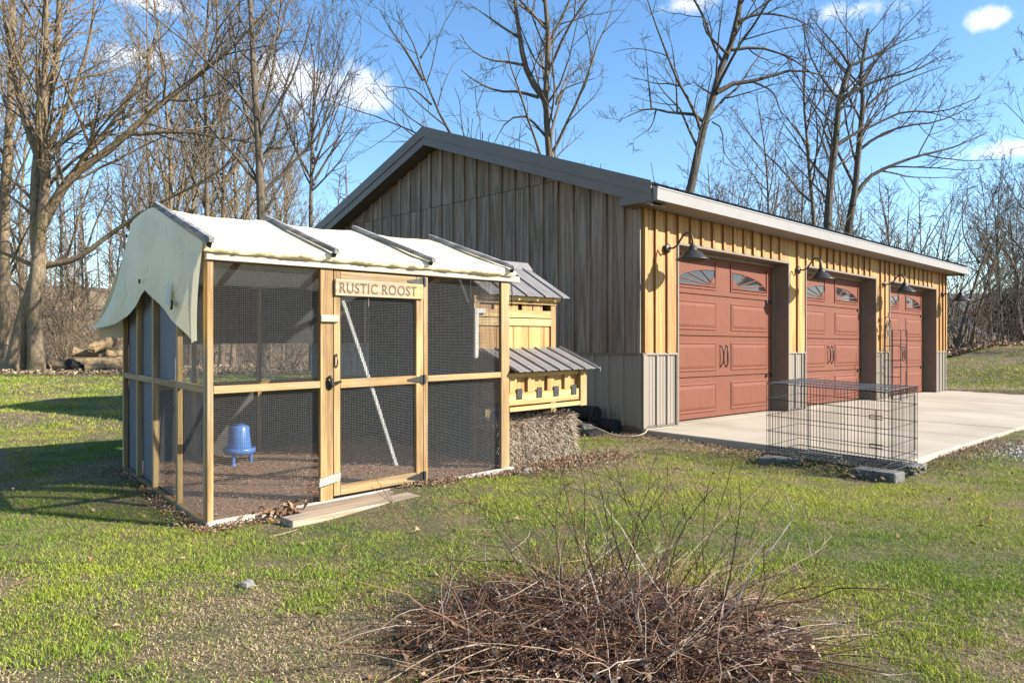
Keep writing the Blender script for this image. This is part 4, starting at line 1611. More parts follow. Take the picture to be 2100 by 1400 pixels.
def make_drain():
    # black downspout extension lying by the wall, timbers behind and a cord
    d0 = np.array(B(-.42, .35, 0)); d1 = np.array(B(-.30, 1.55, 0))
    ax = (d1 - d0) / np.linalg.norm(d1 - d0); nx = np.array((ax[1], -ax[0], 0))
    zg = float(gz(d0[0], d0[1]))
    g = empty('downspout_extension', (*d0[:2], zg), 'black plastic downspout extension lying by the gable wall', 'drain pipe')
    prof = [(-.12, .03), (-.12, .12), (-.085, .155), (.085, .155), (.12, .12), (.12, .03), (.085, .02), (-.085, .02)]
    m = MB()
    for k, (a, b, sc) in enumerate(((.22, 1.1, 1.0),)):
        m.prism([d0 + ax * a + nx * x * sc + np.array((0, 0, zg + z)) for x, z in prof], [d0 + ax * b + nx * x * sc + np.array((0, 0, zg + z)) for x, z in prof])
    m.build('pipe', 'black_plastic', g)
    m = MB()
    st = [(.225, .155, 1.42), (.16, .135, 1.5), (.12, .08, 1.6), (.03, .065, 1.7), (-.03, .02, 1.75)]
    for (a, h, s1), (b, h2, s2) in zip(st[:-1], st[1:]):
        q = [d0 + ax * a - nx * .085 * s1 + np.array((0, 0, zg + h)), d0 + ax * a + nx * .085 * s1 + np.array((0, 0, zg + h)), d0 + ax * b + nx * .085 * s2 + np.array((0, 0, zg + h2)), d0 + ax * b - nx * .085 * s2 + np.array((0, 0, zg + h2))]
        lo = [p * np.array((1, 1, 0)) + np.array((0, 0, zg - .01)) for p in q]
        m.hexa(lo + q)
    m.build('splash_end', 'black_plastic', g)
    labs = ['dark round timber against the gable wall, the lower front one', 'dark round timber against the gable wall, the lower rear one', 'dark round timber lying on top of two others by the gable wall']
    for k, (off, z, L0, L1) in enumerate(((-.29, .095, .75, 2.3), (-.115, .095, .30, 2.4), (-.20, .25, .55, 2.2))):
        a = np.array(B(off, L0, 0)); b = np.array(B(off - .02, L1, 0))
        za = float(gz(a[0], a[1])) + z
        n = 9
        pts = [(*(a + (b - a) * i / n)[:2], za + .004 * math.sin(i * 2.3)) for i in range(n + 1)]
        MB().tube(pts, [.09 + .005 * math.sin(i * 1.7 + k) for i in range(n + 1)], 12).build('round_timber', 'log_dark', None, smooth=False, label=labs[k], cat='timber', group='dark timbers by the gable wall')
    pts = []
    for (t, s, z) in ((-.75, 1.05, .02), (-.68, .9, .05), (-.60, .75, .13), (-.52, .55, .15), (-.46, .3, .10), (-.42, .12, .025), (-.30, -.1, .02), (-.16, -.16, .06), (-.04, -.10, .12), (.0, -.06, .10), (.15, -.10, .085), (.6, -.09, .085)):
        p = B(t, s, 0)
        zz = float(gz(p[0], p[1])) + z
        if t >= -.05:
            zz = SLAB + .004
        pts.append(Vector((p[0], p[1], zz)))
    sm = []
    for i in range(len(pts) - 1):
        for q in range(4):
            f = q / 4
            sm.append(pts[i].lerp(pts[i + 1], f))
    for _ in range(3):
        sm = [sm[0]] + [(sm[i - 1] + sm[i] * 2 + sm[i + 1]) / 4 for i in range(1, len(sm) - 1)] + [sm[-1]]
    MB().tube(sm, .008, 7).build('extension_cord', 'cord', None, smooth=True, label='beige cord running from the bale to the garage corner', cat='cord')
    p = B(-.36, .75, 0)
    m = MB().lathe((p[0], p[1], float(gz(p[0], p[1])) + .12), [(0, .09), (.018, .085), (.02, .05), (.012, .045), (.012, .02), (.025, .015), (.025, 0), (0, 0)], 12)
    m.build('hose_fitting', 'hinge_steel', None, smooth=True, label='small steel fitting standing on the black downspout extension', cat='fitting')


make_drain()

# ------------------------------------------------------------------ far things: log pile, house


def make_logs():
    specs = [((110, 748), (250, 742), 26.5, .20, 'log_bark', 'mossy fallen log at the edge of the wood, the long lower one'),
             ((150, 722), (260, 728), 27.4, .17, 'log_bark', 'fallen log lying across the top of the log pile'),
             ((185, 715), (232, 700), 27.0, .20, 'log_bark', 'short pale split log tipped up on the log pile'),
             ((60, 752), (145, 752), 26.9, .10, 'log_bark', 'thin branch log left of the log pile'),
             ((175, 752), (300, 752), 26.2, .13, 'log_bark', 'front log of the pile, nearest the lawn'),
             ((140, 745), (172, 757), 26.0, .17, 'log_dark', 'charred black stump end beside the log pile')]
    for k, (a, b, Y, r, mat, lab) in enumerate(specs):
        A = at(*a, Y); Bp = at(*b, Y + .6)
        for q in (A, Bp):
            q[2] = max(q[2], float(gz(q[0], q[1])) + r * .7)
        n = 8
        rng = random.Random(k)
        pts = [A + (Bp - A) * i / n + np.array((0, rng.uniform(-.04, .04), rng.uniform(-.03, .03))) for i in range(n + 1)]
        rr = [r * rng.uniform(.88, 1.1) for i in range(n + 1)]
        MB().tube(pts, rr, 10).build('log', mat, None, smooth=False, label=lab, cat='log', group='log pile at the wood edge')


make_logs()


def make_house():
    Y = 82
    c = at(2035, 690, Y)
    z0 = float(gz(c[0], c[1])) - .2
    z0 = min(z0, c[2])
    g = empty('far_house', (c[0], c[1], z0), 'small grey-blue house far off behind the trees on the right', 'house')
    W, D, H = 5.6, 6, 2.55
    m = MB()

    def hx(x0, x1, y0, y1, a, b):
        return [(c[0] + x0, c[1] + y0, a), (c[0] + x1, c[1] + y0, a), (c[0] + x1, c[1] + y1, a), (c[0] + x0, c[1] + y1, a), (c[0] + x0, c[1] + y0, b), (c[0] + x1, c[1] + y0, b), (c[0] + x1, c[1] + y1, b), (c[0] + x0, c[1] + y1, b)]
    zt = c[2] + H
    m.hexa(hx(-W / 2, W / 2, 0, D, z0, zt)).build('wall', 'house_siding', g)
    A = [(c[0] - W / 2 - .4, c[1] - .4, zt - .05), (c[0] - W / 2 - .4, c[1] + D + .4, zt - .05), (c[0] - W / 2 - .4, c[1] + D / 2, zt + 2.4)]
    Bq = [(c[0] + W / 2 + .4, p[1], p[2]) for p in A]
    MB().prism(A, Bq).build('roof', 'roofing', g)
    for x in (-1.9, .1, 1.6):
        w = MB().hexa(hx(x, x + .9, -.03, -.004, c[2] + .9, c[2] + 2.0)).build('window', 'dark_glass', g)
        MB().hexa(hx(x - .08, x + .98, -.05, -.031, c[2] + .82, c[2] + .9)).build('sill', 'white_paint', g)


make_house()

# ------------------------------------------------------------------ trees


def catmull(pts, n):
    pts = np.array(pts, float)
    d = np.r_[0, np.cumsum(np.linalg.norm(np.diff(pts, axis=0), axis=1))]
    ext = np.vstack([2 * pts[0] - pts[1], pts, 2 * pts[-1] - pts[-2]])
    t = np.linspace(0, d[-1], n)
    out = []
    for x in t:
        k = min(np.searchsorted(d, x, side='right') - 1, len(pts) - 2)
        f = (x - d[k]) / (d[k + 1] - d[k] + 1e-9)
        p0, p1, p2, p3 = ext[k:k + 4]
        out.append(.5 * (2 * p1 + (p2 - p0) * f + (2 * p0 - 5 * p1 + 4 * p2 - p3) * f * f + (3 * p1 - p0 - 3 * p2 + p3) * f ** 3))
    return np.array(out)


TW = [.0055]


def grow_child(rng, base, d, L, r, lev, out, up, wig, maxlev, dens):
    n = max(4, min(9, int(L / .22) + 3)) if lev < maxlev else 4
    pts = [base]
    step = L / (n - 1)
    cur = d.copy()
    for i in range(n - 1):
        cur = cur + rng.normal(0, wig, 3) + np.array((0, 0, up))
        cur /= np.linalg.norm(cur)
        pts.append(pts[-1] + cur * step)
    pts = np.array(pts)
    rad = r * np.linspace(1, .28, n)
    rad = np.maximum(rad, TW[0])
    out.append((pts, rad, 5 if r > .03 else (4 if r > .012 else 3)))
    if lev < maxlev:
        spawn(rng, pts, rad, L, lev + 1, out, up, wig, maxlev, dens, .18)


def spawn(rng, pts, rad, L, lev, out, up, wig, maxlev, dens, start=.2, ratio=(.30, .6), up_bias=.25):
    n = max(2, int(rng.poisson(dens[min(lev, len(dens) - 1)] * L ** .75)))
    m = len(pts)
    for k in range(n):
        f = start + (1 - start) * (k + rng.rand()) / n
        x = f * (m - 1); i = min(int(x), m - 2); fr = x - i
        base = pts[i] * (1 - fr) + pts[i + 1] * fr
        t = pts[i + 1] - pts[i]; t = t / (np.linalg.norm(t) + 1e-9)
        a = rng.normal(0, 1, 3); a -= t * a.dot(t); a /= np.linalg.norm(a) + 1e-9
        a[2] += up_bias; a /= np.linalg.norm(a)
        ang = R(rng.uniform(28, 62))
        d = t * math.cos(ang) + a * math.sin(ang)
        d /= np.linalg.norm(d)
        LL_ = L * rng.uniform(*ratio) * (1.08 - .62 * f)
        LL_ = max(.18, min(LL_, 5.5 if lev == 1 else 2.6))
        rr = min((rad[i] * (1 - fr) + rad[i + 1] * fr) * .62, .011 * LL_ + .0028)
        grow_child(rng, base, d, LL_, rr, lev, out, up, wig, maxlev, dens)


def tree_mesh(rng, guides, maxlev, dens, up, wig, ratio=(.30, .6), start=.25):
    trunk, crown = [], []
    for pts, rad, st in guides:
        trunk.append((pts, rad, 9 if rad[0] > .08 else 6))
        L = np.linalg.norm(np.diff(pts, axis=0), axis=1).sum()
        spawn(rng, pts, rad, L, 1, crown, up, wig, maxlev, dens, st, ratio)
    return trunk, crown


def make_tree(name, label, guides, bark, seed, maxlev=3, dens=(0, 2.2, 2.4, 2.6), up=.03, wig=.10, ratio=(.30, .6), group=None):
    rng = np.random.RandomState(seed)
    trunk, crown = tree_mesh(rng, guides, maxlev, dens, up, wig, ratio)
    b = guides[0][0][0]
    g = empty(name, tuple(b), label, 'tree', group)
    for nm, gr in (('trunk', trunk), ('crown', crown)):
        V, Q = tubes(gr)
        link_mesh(nm, fast_mesh(nm, V - b, Q, True), bark, g)
    return g


def px_guide(rng, pix, Y, r0, r1, n=None, ground=False, yw=.06, start=.2):
    """a trunk or limb followed through the photograph at its own distance, with some sway in depth"""
    P3 = [at(x, y, Y) for x, y in pix]
    L = np.linalg.norm(np.diff(np.array(P3), axis=0), axis=1).sum()
    if ground:
        p = P3[0].copy()
        zb = float(gz(p[0], p[1])) - .15
        P3[0][2] = min(P3[0][2], zb) if P3[0][2] < zb + .6 else P3[0][2]
        if P3[0][2] > zb + .6:
            P3 = [np.array((p[0] - (P3[1][0] - p[0]) * .15, p[1], zb))] + P3
    return P3, L


def hero(label, Y, stems, bark, seed, bark_r=1.0, group=None, **kw):
    rng = np.random.RandomState(seed + 100)
    guides = []
    for k, (pix, r0, r1, start) in enumerate(stems):
        ground = k == 0 or start < 0
        Yk = Y + (rng.uniform(-.4, .4) if k else 0)
        P3, L = px_guide(rng, pix, Y, r0, r1, ground=ground)
        n = max(8, int(L / .45))
        pts = catmull(P3, n)
        s = np.linspace(0, 1, n)
        bend = rng.uniform(-.10, .10) * L * (s ** 1.3) * (1 if k else .3) + .03 * L * np.sin(s * 5 + rng.uniform(0, 6)) * s
        pts[:, 1] += bend
        rad = r0 + (r1 - r0) * s ** .8
        if ground:
            rad = rad * (1 + .9 * np.exp(-s * L / .35) * .6)
            rad *= 1 + .05 * np.sin(s * 23 + seed)
        guides.append((pts, rad, abs(start)))
    return make_tree('bare_tree', label, guides, bark, seed, group=group, **kw)


def make_heroes():
    G = 'tall bare trees seen above the roofs'
    hero('big mossy multi-stemmed bare tree at the left edge behind the lawn', 26.5, [
        ([(29, 755), (50, 660), (74, 590), (86, 540), (80, 486), (77, 371), (86, 229), (103, 114), (109, -20)], .33, .08, .42),
        ([(80, 765), (75, 690), (77, 629), (94, 486), (106, 343), (100, 230), (112, 60), (120, -40)], .29, .06, -.42),
        ([(74, 486), (143, 371), (229, 303), (320, 223), (400, 166), (491, 103), (560, 40)], .20, .03, .12),
        ([(86, 440), (171, 337), (251, 240), (300, 150), (335, 50)], .13, .03, .15),
        ([(90, 545), (160, 530), (240, 474), (320, 423), (430, 371), (500, 330)], .12, .02, .15),
        ([(70, 545), (30, 528), (-40, 500)], .09, .03, .2),
        ([(86, 537), (131, 531), (166, 430), (190, 340)], .07, .02, .2),
        ([(80, 330), (40, 220), (20, 100), (10, -20)], .12, .04, .2),
        ([(104, 300), (150, 190), (190, 90), (215, -10)], .10, .03, .2)],
        'bark_tan', 1, maxlev=4, dens=(0, 2.6, 2.4, 2.3, 2.2), up=.012, ratio=(.30, .58))
    hero('tall straight bare trunk at the very left edge of the photograph', 29, [
        ([(8, 750), (11, 600), (11, 457), (9, 229), (11, 57), (15, -60)], .24, .10, .35),
        ([(10, 420), (-30, 330), (-60, 200)], .1, .03, .2),
        ([(10, 300), (45, 200), (60, 60), (70, -20)], .10, .03, .2)], 'bark_tan', 2, maxlev=4, dens=(0, 2.2, 2.1, 2.0, 1.8))
    hero('stout ivy-barked bare tree behind the tarp, left of the slender tree', 24, [
        ([(540, 760), (540, 600), (536, 455), (535, 330), (530, 200), (522, 60), (515, -30)], .21, .07, .45),
        ([(540, 440), (575, 380), (605, 320), (640, 300)], .06, .015, .2),
        ([(533, 300), (500, 220), (480, 120), (470, 30)], .07, .02, .2),
        ([(532, 250), (560, 160), (575, 60), (580, -10)], .07, .02, .2),
        ([(535, 380), (505, 330), (480, 300)], .05, .012, .2)], 'bark_brown', 3, maxlev=4, dens=(0, 2.5, 2.2, 2.0, 1.8), group=G)
    hero('slender tree with upswept branches between the tarp and the garage roof', 26, [
        ([(640, 760), (640, 600), (640, 460), (644, 350), (648, 250), (650, 150), (640, 85)], .13, .02, .52),
        ([(645, 380), (600, 290), (575, 210), (560, 150)], .05, .01, .2),
        ([(645, 370), (690, 290), (715, 210), (728, 150)], .05, .01, .2),
        ([(646, 330), (620, 220), (612, 130)], .045, .01, .2),
        ([(647, 310), (675, 210), (688, 120)], .045, .01, .2)], 'bark_brown', 4, maxlev=4, dens=(0, 2.8, 2.3, 1.8, 1.5), up=.07, wig=.06, group=G)
    hero('thin dark bare tree left of the ivy-barked trunk, the left of a pair', 33, [
        ([(430, 760), (431, 600), (430, 440), (433, 300), (428, 150), (430, 0)], .15, .05, .4),
        ([(431, 330), (400, 250), (385, 150)], .06, .015, .2), ([(432, 300), (460, 200), (470, 100)], .06, .015, .2)], 'bark_brown', 5, maxlev=3, dens=(0, 2.2, 2.2, 2.0), group=G)
    hero('thin dark bare tree left of the ivy-barked trunk, the right of a pair', 34, [
        ([(455, 760), (456, 600), (456, 450), (459, 300), (457, 150), (462, 20)], .14, .04, .4),
        ([(457, 380), (490, 300), (500, 200)], .06, .015, .2)], 'bark_brown', 6, maxlev=3, dens=(0, 2.2, 2.2, 2.0), group=G)
    hero('slim forked tree leaning left behind the garage ridge', 21, [
        ([(985, 420), (950, 330), (925, 275), (895, 220), (872, 165), (855, 110), (835, 60), (815, 30)], .11, .012, .45),
        ([(868, 165), (835, 110), (800, 60), (780, 25)], .05, .008, .2),
        ([(885, 215), (850, 185), (815, 180), (790, 180)], .035, .006, .2),
        ([(862, 120), (880, 90), (892, 70)], .03, .006, .2)], 'bark_dark', 7, maxlev=3, dens=(0, 1.8, 1.7, 1.4), up=.03, group=G)
    hero('tall bare tree with a forked crown above the middle of the garage roof', 23, [
        ([(1132, 420), (1127, 320), (1121, 250), (1119, 195), (1124, 100), (1120, 40), (1112, -40)], .20, .06, .45),
        ([(1119, 205), (1092, 170), (1075, 130), (1065, 70), (1055, 0), (1050, -40)], .12, .04, .2),
        ([(1105, 200), (1060, 187), (1020, 185), (975, 165), (945, 140)], .06, .012, .15),
        ([(1078, 135), (1040, 128), (1000, 125), (965, 105), (945, 75)], .05, .01, .15),
        ([(1068, 80), (1030, 55), (985, 20), (960, 0)], .05, .01, .15),
        ([(1140, 215), (1150, 190), (1172, 175), (1222, 160)], .04, .01, .2),
        ([(1124, 100), (1150, 65), (1180, 40), (1195, 30)], .045, .01, .2),
        ([(1121, 145), (1095, 120), (1060, 40)], .04, .01, .2),
        ([(1128, 290), (1080, 240), (1040, 250), (1010, 300)], .05, .01, .2)], 'bark_brown', 8, maxlev=4, dens=(0, 1.9, 1.9, 1.7, 1.5), up=.03, group=G)
    hero('big crooked dark tree with long side limbs above the nearest garage door', 20, [
        ([(1395, 480), (1415, 390), (1440, 275), (1466, 190), (1470, 165), (1484, 132), (1500, 100), (1510, 55), (1525, 0), (1530, -40)], .165, .07, .52),
        ([(1444, 250), (1425, 236), (1390, 233), (1350, 228), (1335, 222), (1305, 232), (1270, 250)], .055, .01, .1),
        ([(1389, 232), (1386, 160), (1378, 100), (1365, 70)], .03, .006, .2),
        ([(1336, 222), (1328, 150), (1322, 90)], .028, .006, .2),
        ([(1345, 227), (1335, 260), (1300, 285)], .022, .006, .2),
        ([(1470, 190), (1500, 172), (1545, 165), (1590, 152), (1640, 140), (1690, 150), (1740, 150)], .075, .012, .12),
        ([(1500, 103), (1540, 98), (1580, 102), (1625, 122), (1660, 150), (1700, 200)], .05, .008, .12),
        ([(1545, 168), (1585, 190), (1600, 230), (1606, 250)], .035, .008, .2),
        ([(1515, 45), (1550, 30), (1590, 30), (1640, 40), (1680, 60)], .05, .01, .15),
        ([(1490, 110), (1460, 80), (1445, 60), (1440, 30), (1420, 0)], .045, .01, .15),
        ([(1462, 195), (1440, 180), (1420, 165)], .035, .012, .3),
        ([(1460, 250), (1480, 265), (1485, 310), (1500, 330), (1530, 350)], .025, .006, .2)], 'bark_dark', 9, maxlev=4, dens=(0, 1.8, 1.9, 1.7, 1.5), up=.02, group=G)
    hero('dark two-limbed bare tree with wind-swept branches above the middle garage door', 25, [
        ([(1690, 600), (1695, 475), (1702, 380), (1716, 280), (1722, 205), (1742, 135)], .20, .08, .5),
        ([(1740, 137), (1790, 115), (1850, 85), (1900, 50)], .06, .01, .1),
        ([(1742, 135), (1720, 100), (1690, 60), (1665, 20)], .055, .01, .1),
        ([(1722, 205), (1770, 178), (1810, 163), (1870, 150), (1940, 110)], .065, .012, .1),
        ([(1705, 305), (1745, 278), (1790, 258), (1850, 232), (1920, 235), (1990, 210)], .06, .012, .1),
        ([(1720, 205), (1690, 165), (1660, 110), (1640, 40)], .05, .01, .1),
        ([(1702, 330), (1675, 270), (1650, 240)], .045, .01, .2)], 'bark_dark', 10, maxlev=4, dens=(0, 2.2, 2.1, 1.8, 1.5), up=.05, wig=.08, group=G)
    hero('dark bare tree right of the two-limbed one, with a long limb reaching right', 27, [
        ([(1738, 600), (1740, 480), (1752, 390), (1758, 300), (1765, 210), (1762, 150), (1780, 60)], .20, .05, .5),
        ([(1752, 405), (1785, 362), (1840, 335), (1890, 318), (1960, 300), (2040, 265)], .085, .015, .15),
        ([(1760, 310), (1800, 280), (1850, 262), (1910, 255), (1970, 230), (2000, 200)], .06, .01, .15),
        ([(1765, 230), (1810, 190), (1870, 160), (1930, 140)], .06, .01, .15),
        ([(1764, 180), (1800, 120), (1850, 60), (1900, 10)], .05, .01, .15)], 'bark_dark', 11, maxlev=4, dens=(0, 2.2, 2.1, 1.8, 1.5), up=.04, wig=.08, group=G)
    hero('slender mossy bare tree left of the two-limbed tree', 26, [
        ([(1670, 600), (1668, 460), (1662, 360), (1658, 280), (1652, 200), (1655, 110)], .12, .03, .5),
        ([(1660, 300), (1625, 260), (1600, 220)], .04, .01, .2), ([(1656, 250), (1690, 190), (1700, 140)], .04, .01, .2)], 'bark_brown', 12, maxlev=3, dens=(0, 2.2, 2.0, 1.6), up=.05, group=G)
    # leaning saplings at the edge of the bank on the right
    for k, (pix, lab) in enumerate((([(1962, 722), (1975, 660), (1990, 600), (2010, 540), (2030, 500)], 'leaning young tree nearest the far garage corner'),
                                    ([(1990, 716), (2005, 650), (2025, 590), (2040, 540), (2060, 480)], 'leaning young tree on the bank, second from the garage corner'),
                                    ([(2120, 730), (2095, 680), (2085, 620), (2088, 560), (2060, 500)], 'curved young tree at the right edge of the photograph'))):
        hero(lab, 27 + k, [(pix, .085, .03, .3), ([pix[2], (pix[2][0] + 40, pix[2][1] - 50), (pix[2][0] + 60, pix[2][1] - 130)], .04, .01, .2),
                           ([pix[3], (pix[3][0] - 35, pix[3][1] - 60), (pix[3][0] - 40, pix[3][1] - 140)], .04, .01, .2)], 'bark_brown', 30 + k, maxlev=3, dens=(0, 2.6, 2.2, 1.5), up=.04)


make_heroes()


def generic_tree(seed, H, r0, bark, clear=.35, spread=.35, maxlev=4, dens=(0, 2.6, 2.2, 2.0, 1.6), fork=True):
    rng = np.random.RandomState(seed)
    n = 14
    s = np.linspace(0, 1, n)
    lean = rng.normal(0, .05, 2) * H
    pts = np.stack([lean[0] * s ** 1.5 + .03 * H * np.sin(s * 4 + rng.rand() * 6) * s, lean[1] * s ** 1.5 + .03 * H * np.sin(s * 3.5 + rng.rand() * 6) * s, s * H - .2], 1)
    rad = r0 * (1 - .85 * s) * (1 + .5 * np.exp(-s * 40))
    guides = [(pts, rad, clear)]
    if fork:
        for q in range(rng.randint(2, 5)):
            i = int(n * rng.uniform(clear, .75))
            a = rng.uniform(0, 6.28)
            L = H * rng.uniform(.25, .42)
            d = np.array((math.cos(a) * spread, math.sin(a) * spread, 1.0 - spread * .6))
            e = np.stack([pts[i] + d * L * t + np.array((0, 0, .12 * L * t * t)) + rng.normal(0, .02 * L, 3) * t for t in np.linspace(0, 1, 9)])
            guides.append((e, rad[i] * .6 * np.linspace(1, .2, 9), .15))
    trunk, crown = tree_mesh(rng, guides, maxlev, dens, .04, .09, (.22, .42))
    ms = []
    for nm, gr in (('trunk', trunk), ('crown', crown)):
        V, Q = tubes(gr)
        me = fast_mesh(nm, V, Q, True)
        me.materials.append(MATS[bark])
        ms.append(me)
    return ms


def make_woods():
    TW[0] = .0075
    kinds = [generic_tree(41, 15, .12, 'bark_tan', .22), generic_tree(42, 17, .15, 'bark_brown', .25), generic_tree(43, 13, .085, 'bark_tan', .18, .4),
             generic_tree(44, 16, .13, 'bark_brown', .25, .5), generic_tree(45, 11, .07, 'bark_dark', .15, .4), generic_tree(46, 14, .10, 'bark_dark', .2, .45)]
    rng = np.random.RandomState(77)

    def place(kind, x, y, sc, label, group):
        z = float(gz(x, y))
        g = empty('wood_tree', (x, y, z), label, 'tree', group)
        g.rotation_euler = (0, 0, rng.uniform(0, 6.28))
        g.scale = (sc, sc, sc * rng.uniform(.92, 1.1))
        for nm, me in zip(('trunk', 'crown'), kinds[kind]):
            o = bpy.data.objects.new(nm, me)
            COL.objects.link(o)
            o.parent = g
    # left wood
    pts = []

    def spot(lo, hi, y0, y1, mind):
        for _ in range(200):
            y = rng.uniform(y0, y1)
            x = ((rng.uniform(lo, hi) - 1050) / FPX) * y
            if all((x - a) ** 2 + (y - b) ** 2 > mind ** 2 for a, b in pts):
                pts.append((x, y))
                return x, y
        return None
    for i in range(28):
        p = spot(-250, 640, 31, 62, 1.5)
        if p:
            place(rng.choice([0, 1, 2, 3, 0, 2]), *p, rng.uniform(.75, 1.1), 'bare tree of the wood behind the log pile', 'bare trees of the left wood')
    for i in range(22):
        p = spot(660, 1330, 32, 58, 2.0)
        if p:
            place(rng.choice([1, 3, 4, 5, 2]), *p, rng.uniform(.42, .62), 'low bare tree showing just above the garage roof', 'low bare trees behind the garage')
    for i in range(22):
        p = spot(1330, 1980, 32, 56, 1.6)
        if p:
            place(rng.choice([3, 4, 5, 2, 4]), *p, rng.uniform(.5, .85), 'grey bare tree in the thicket above the garage gutter', 'bare thicket behind the garage front')
    for i in range(20):
        p = spot(1950, 2350, 28, 66, 1.3)
        if p:
            place(rng.choice([1, 4, 5, 4, 3]), *p, rng.uniform(.5, .95), 'bare tree in the wood on the right-hand bank', 'bare trees on the right bank')


make_woods()


def brush_mesh(seed, H, n, cols, spread=.6):
    rng = np.random.RandomState(seed)
    gr = []
    for i in range(n):
        a = rng.uniform(0, 6.28)
        r = rng.uniform(0, .35)
        d = np.array((math.cos(a) * rng.uniform(.1, spread), math.sin(a) * rng.uniform(.1, spread), 1.0)); d /= np.linalg.norm(d)
        grow_child(rng, np.array((math.cos(a) * r, math.sin(a) * r, -.05)), d, H * rng.uniform(.5, 1), .012 * H / 2, 1, gr, .0, .14, 3, (0, 0, 1.6, 1.4))
    V, Q = tubes(gr)
    me = fast_mesh('stems', V, Q, True)
    return me


def make_brush():
    TW[0] = .005
    rng = np.random.RandomState(9)
    ks = []
    for k, (H, n, m) in enumerate(((2.6, 16, 'bark_tan'), (2.0, 20, 'bark_tan'), (3.4, 14, 'bark_brown'), (1.6, 22, 'bark_brown'))):
        me = brush_mesh(200 + k, H, n, None)
        me.materials.append(MATS[m])
        ks.append(me)

    def put(x, y, k, sc, label, group):
        o = bpy.data.objects.new('bare_shrub', ks[k])
        COL.objects.link(o)
        o.location = (x, y, float(gz(x, y)))
        o.rotation_euler = (0, 0, rng.uniform(0, 6.28))
        o.scale = (sc, sc, sc)
        tag(o, label, 'shrub', group)
    for i in range(95):
        y = rng.uniform(29, 62)
        x = (rng.uniform(-200, 640) - 1050) / FPX * y
        put(x, y, rng.choice([0, 1, 2, 0]), rng.uniform(.8, 1.3) * (1 + (y - 28) / 38), 'tangled bare undergrowth shrub in the left wood', 'undergrowth of the left wood')
    for i in range(24):
        y = rng.uniform(26.5, 42)
        x = (rng.uniform(1945, 2320) - 1050) / FPX * y
        put(x, y, rng.choice([0, 2, 3, 2]), rng.uniform(.6, 1.3), 'tangled bare shrub along the top of the right-hand bank', 'undergrowth of the right bank')
    for i in range(36):
        y = rng.uniform(24, 34)
        x = (rng.uniform(1000, 1950) - 1050) / FPX * y
        t = (x - CB[0]) * FB[0] + (y - CB[1]) * FB[1]; s = (x - CB[0]) * GB[0] + (y - CB[1]) * GB[1]
        if s < DEP + 2 and t < LEN + 2:
            continue
        put(x, y, 2, rng.uniform(1.5, 2.4), 'tall bare shrub behind the garage', 'shrubs behind the garage')


make_brush()


def far_wood():
    """the wood beyond reads as one brown mass"""
    rng = np.random.RandomState(15)
    gr = []
    for i in range(620):
        a = rng.uniform(-1.05, 1.05)
        d = rng.uniform(58, 125)
        x, y = d * math.tan(a) * .8, d
        z = float(gz(x, y))
        H = rng.uniform(7, 15)
        if 20 < x and abs(math.atan2(x, y) - math.atan2(985, 1533)) < .07:
            continue
        top = np.array((x + rng.normal(0, .5), y, z + H))
        b = np.array((x, y, z - .3))
        gr.append((np.array([b, (b + top) / 2 + rng.normal(0, .15, 3), top]), np.array([.12, .08, .03]), 4))
        for k in range(46):
            f = rng.uniform(.06, 1)
            p = b + (top - b) * f
            L = rng.uniform(1.0, 3.2) * (1.15 - .6 * f)
            an = rng.uniform(0, 6.28)
            e = p + np.array((math.cos(an) * L * .8, math.sin(an) * L * .8, L * rng.uniform(.25, .9)))
            m = (p + e) / 2 + rng.normal(0, .1, 3)
            gr.append((np.array([p, m, e]), np.array([.035, .026, .014]), 3))
    V, Q = tubes(gr)
    link_mesh('distant_wood', fast_mesh('distant_wood', V, Q), 'bark_far', None, kind='stuff', label='brown mass of the distant bare wood', cat=None)
    # dark evergreen clump by the far house
    c = at(2075, 660, 62)
    gz0 = float(gz(c[0], c[1]))
    g = empty('evergreen_tree', (c[0], c[1], gz0), 'dark rounded evergreen before the far house on the right', 'tree')
    MB().tube([(c[0], c[1], gz0 - .2), (c[0], c[1], gz0 + 2.8)], [.18, .08], 7).build('trunk', 'bark_dark', g)
    N = 9000
    u = rng.normal(0, 1, (N, 3)); u /= np.linalg.norm(u, axis=1)[:, None]
    rad = rng.uniform(.45, 1, N) ** .5
    lump = 1 + .18 * np.sin(u[:, 0] * 5) * np.sin(u[:, 2] * 6 + 1) + .12 * np.sin(u[:, 1] * 9)
    p = u * (rad * lump)[:, None] * np.array((2.6, 2.2, 2.0)) + np.array((0, 0, 2.3))
    p = p[p[:, 2] > .1]
    N = len(p)
    d1 = rng.normal(0, .13, (N, 3)); d2 = rng.normal(0, .13, (N, 3))
    V = np.stack([p, p + d1, p + d2], 1).reshape(-1, 3)
    link_mesh('crown', fast_mesh('crown', V, np.arange(3 * N).reshape(-1, 3)), 'evergreen', g)


far_wood()

# ------------------------------------------------------------------ lawn


def coop_uv(x, y):
    d = UC[0] * VC[1] - UC[1] * VC[0]
    X, Y = x - CC[0], y - CC[1]
    return (X * VC[1] - Y * VC[0]) / d, (UC[0] * Y - UC[1] * X) / d


def slab_ts(x, y):
    return (x - CB[0]) * FB[0] + (y - CB[1]) * FB[1], (x - CB[0]) * GB[0] + (y - CB[1]) * GB[1]


GRAVEL = np.array((6.9, 7.6))


def gravel_mask(x, y):
    # drive of loose stone running off to the right of the apron
    t, s = slab_ts(x, y)
    w = np.clip((-s - 3.20 + .5 * (lattice_noise(x, y, 1.2, 31) - .5)) / .35, 0, 1) * np.clip((5.6 + .2 * t - (-s)) / .5, 0, 1) * np.clip((t - .9) / 1.0, 0, 1)
    return w


